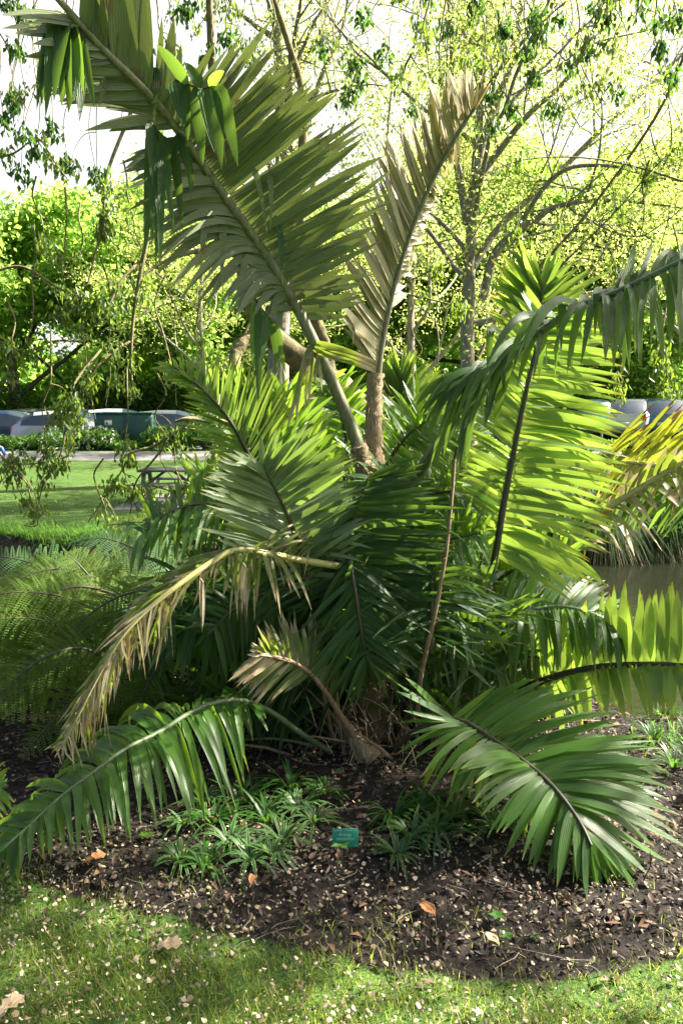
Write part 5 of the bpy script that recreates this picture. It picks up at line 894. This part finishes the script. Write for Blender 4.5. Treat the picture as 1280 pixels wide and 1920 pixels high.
def X(px, y): return P(px, 780, y)[0]
for px, y, rz, c, lab, h in [
 (20,30.6,.1,navy,'dark blue car at the left edge of the frame behind the shrubs',True),
 (140,30.3,.06,silver,'silver car just left of the green cabinet',True),
 (75,34.5,.0,grey,'dark car with roof bars behind the silver car',True),
 (160,35,.0,blue,'blue car behind the green cabinet at the left',False),
 (230,34.8,.1,white,'pale car glimpsed right of the green cabinet',True),
 (330,31,.05,grey,'grey car behind the hanging twigs right of the cabinet',True),
 (450,32,1.2,silver,'silver car hidden behind the bright left frond',True),
 (560,31,1.5,blue,'blue car glimpsed beside the giant frond stalk',True),
 (660,32,1.55,white,'pale car behind the palm crown',True),
 (860,31,1.6,silver,'silver car behind the arching right frond',True),
 (985,31,1.6,blue,'blue car behind the lime frond',True),
 (1085,31,1.65,grey,'dark car left of the pale blue board',True),
 (1175,30.6,1.2,silver,'silver-blue car just right of the pale blue board',True),
 (1235,33.5,1.25,teal,'grey-blue car in the middle of the right group',False),
 (1245,30.4,1.2,blue,'blue car near the right edge above the yellow frond',True),
 (1310,30.6,1.2,grey,'dark car cut off by the right edge',True),
 (1170,36,1.3,navy,'dark blue car at the back of the right group',True)]:
    car(X(px, y), y, rz, c, lab, h)
bx_ = P(1130, 770, 26.6)[0]; zb = float(height(bx_, 26.6)); bd = empty('notice_board', (bx_, 26.6, zb), 'pale blue notice board beside the parked cars at the right', 'sign')
bm = solid('board_blue', (.25,.62,.72), (.30,.66,.76), 4, .5); pz = P(1130, 770, 26.6)[2]
mb = MB(); mb.box((bx_, 26.6, pz), (.44, .04, .52)); pnl = mb.build('panel', bm, bd); mb = MB()
mb.box((bx_, 26.65, (pz+zb)/2-.1), (.06, .05, pz-zb+.2)); mb.build('post', solid('board_post', (.3,.3,.3), None, 5, .6), bd)
mb = MB()
for i in range(5): mb.box((bx_-.04+.02*(i % 2), 26.577, pz+.16-i*.08), (.26-.04*(i % 3), .004, .014))
mb.build('faint_lines', solid('board_print', (.12,.40,.5), None, 5, .6), pnl)
wx = P(136, 752, 39.5)[0]; ws_ = empty('small_sign', (wx, 39.5, 0), 'small white sign on a post behind the parked cars at the left', 'sign')
mb = MB(); mb.box((wx, 39.5, P(136,752,39.5)[2]), (.7, .03, .4)); mb.build('panel', solid('sign_white', (.75,.75,.75), None, 5, .5), ws_); mb = MB(); mb.box((wx, 39.54, .6), (.06, .05, 1.4)); mb.build('post', solid('sign_post', (.3,.3,.3), None, 5, .6), ws_)

# picnic table on the far lawn
ty = 16.6; tx = P(318, 900, ty)[0]; tz = float(height(tx, ty)); wd_ = solid('table_wood', (.085,.085,.09), (.14,.14,.145), 8, .7, stretch=(.4,4,4), bump=.2)
pt = empty('picnic_table', (tx, ty, tz), 'dark weathered picnic table on the far lawn beyond the creek', 'picnic table'); tw_ = 1.15
mb = MB()
for i in range(5): mb.box((tx+(0.0), ty-.32+i*.16, tz+.68), (tw_, .145, .04))
mb.build('tabletop', wd_, pt)
for s in (-1, 1):
    mb = MB(); mb.box((tx, ty+s*.66, tz+.42), (tw_, .13, .04)); mb.box((tx, ty+s*.80, tz+.42), (tw_, .13, .04)); mb.build('seat', wd_, pt)
    mb = MB(); mb.box((tx+s*.42, ty, tz+.385), (.05, 1.7, .09)); mb.box((tx+s*.42, ty, tz+.64), (.05, .78, .06))
    for s2 in (-1, 1): tube(mb, [(tx+s*.47, ty+s2*.22, tz+.66), (tx+s*.47, ty+s2*.52, tz-.03)], .045, 4)
    mb.build('leg_frame', wd_, pt)
mb = MB(); tube(mb, [(tx-.42, ty, tz+.40), (tx-.08, ty, tz+.655)], .03, 4); tube(mb, [(tx+.42, ty, tz+.40), (tx+.08, ty, tz+.655)], .03, 4); mb.build('brace', wd_, pt)
sheet('picnic_slab', tx-.9, tx+.9, ty-1.2, ty+1.2, .01, solid('slab_concrete', (.16,.155,.15), (.22,.21,.2), 10, .9), 8, 8)

# runner on the path, mostly past the left edge
def person():
    yp = 24.4; fx = P(8, 836, yp)[0]; z0 = float(height(fx, yp))+.02; fy = yp; hip = np.array([fx-.62, fy, z0+.93])
    e = empty('person', (hip[0], hip[1], z0), 'runner in blue shoes on the path, one foot inside the left edge', 'person')
    skin = solid('skin', (.50,.30,.22), (.54,.33,.24), 6, .55); shirt = solid('running_shirt', (.5,.5,.52), (.56,.56,.58), 8, .8); short = solid('running_shorts', (.02,.02,.03), None, 8, .8); shoe = solid('blue_shoe', (.02,.12,.5), (.03,.16,.6), 8, .5)
    J = {'pel': hip, 'ch': hip+[-.06,0,.38], 'nk': hip+[-.09,0,.55], 'hd': hip+[-.12,0,.68], 'ht': hip+[-.13,0,.80]}
    J['h1'] = hip+[0,-.10,-.03]; J['k1'] = hip+[.08,-.10,-.46]; J['a1'] = np.array([fx-.06, fy-.10, z0+.22]); J['t1'] = np.array([fx+.02, fy-.10, z0+.06])
    J['h2'] = hip+[0,.10,-.03]; J['k2'] = hip+[-.30,.10,-.34]; J['a2'] = hip+[-.34,.10,-.78]; J['t2'] = hip+[-.52,.10,-.86]
    for k, s, sw in (('l', -1, -1), ('r', 1, 1)):
        J['s'+k] = hip+[-.08, s*.19, .47]; J['e'+k] = J['s'+k]+[.12*-sw, s*.06, -.27]; J['w'+k] = J['e'+k]+[-.22, s*-.02, .06]; J['p'+k] = J['w'+k]+[-.08, 0, .02]
        for f in range(5): J['f%d%s' % (f, k)] = J['p'+k]+[-.07+(.02 if f == 0 else -.004*abs(f-2)), s*(.015-.0), .03-f*.018]; J['g%d%s' % (f, k)] = J['f%d%s' % (f, k)]+[.012, -s*.03, -.012]
    R = dict(pel=.13, ch=.14, nk=.055, hd=.085, ht=.08, h1=.10, h2=.10, k1=.06, k2=.06, a1=.038, a2=.038, t1=.035, t2=.035, sl=.06, sr=.06, el=.043, er=.043, wl=.028, wr=.028, pl=.032, pr=.032)
    Ed = [('pel','ch'),('ch','nk'),('nk','hd'),('hd','ht'),('pel','h1'),('h1','k1'),('k1','a1'),('a1','t1'),('pel','h2'),('h2','k2'),('k2','a2'),('a2','t2'),('ch','sl'),('sl','el'),('el','wl'),('wl','pl'),('ch','sr'),('sr','er'),('er','wr'),('wr','pr')]
    for k in 'lr':
        for f in range(5): Ed += [('p'+k, 'f%d%s' % (f, k)), ('f%d%s' % (f, k), 'g%d%s' % (f, k))]
    def skinned(nm, names, edges, mt, scale=1.0):
        ids = {n_: i for i, n_ in enumerate(names)}; me = bpy.data.meshes.new(nm); me.from_pydata([tuple(J[n_]) for n_ in names], [(ids[a], ids[b]) for a, b in edges], []); o = bpy.data.objects.new(nm, me); C.objects.link(o)
        sm_ = o.modifiers.new('skin', 'SKIN'); sm_.use_smooth_shade = True; sv = me.skin_vertices[0].data
        for n_, i in ids.items(): rr = R.get(n_, .009)*scale; sv[i].radius = (rr, rr)
        sv[0].use_root = True; ss = o.modifiers.new('sub', 'SUBSURF'); ss.levels = 1; ss.render_levels = 2; me.materials.append(mt); o.parent = e; o.matrix_parent_inverse = parent_inv(e)
    skinned('body', list(J), Ed, skin)
    skinned('shirt', ['ch','pel','nk','sl','sr'], [('ch','pel'),('ch','nk'),('ch','sl'),('ch','sr')], shirt, 1.13)
    J['m1'] = J['h1']*.4+J['k1']*.6; J['m2'] = J['h2']*.4+J['k2']*.6; R['m1'] = R['m2'] = .085
    skinned('shorts', ['pel','h1','m1','h2','m2'], [('pel','h1'),('h1','m1'),('pel','h2'),('h2','m2')], short, 1.14)
    for a, t_ in (('a1','t1'),('a2','t2')):
        mb = MB(); A, T = J[a], J[t_]; d_ = unit(T-A) if a == 'a1' else np.array([-1., 0, -.15]); dd = unit(np.array([.45, 0, -.9])) if a == 'a1' else d_
        q = [A+dd*-.02+[.03,0,0], A+dd*.05+[.02,0,-.0], A+dd*.15, A+dd*.24, A+dd*.27]; tube(mb, q, [.03,.05,.05,.042,.02], 10); mb.build('shoe', shoe, e, True)
    mb = MB(); n = 500; c = J['hd']+np.array([.01,0,.05]); v = rdir(n, .6); leaves(mb, c+v*.095, v+rdir(n)*.5, v, .07, .02, rng.random(n)); mb.build('hair', M['bark_dark'], e)
person()
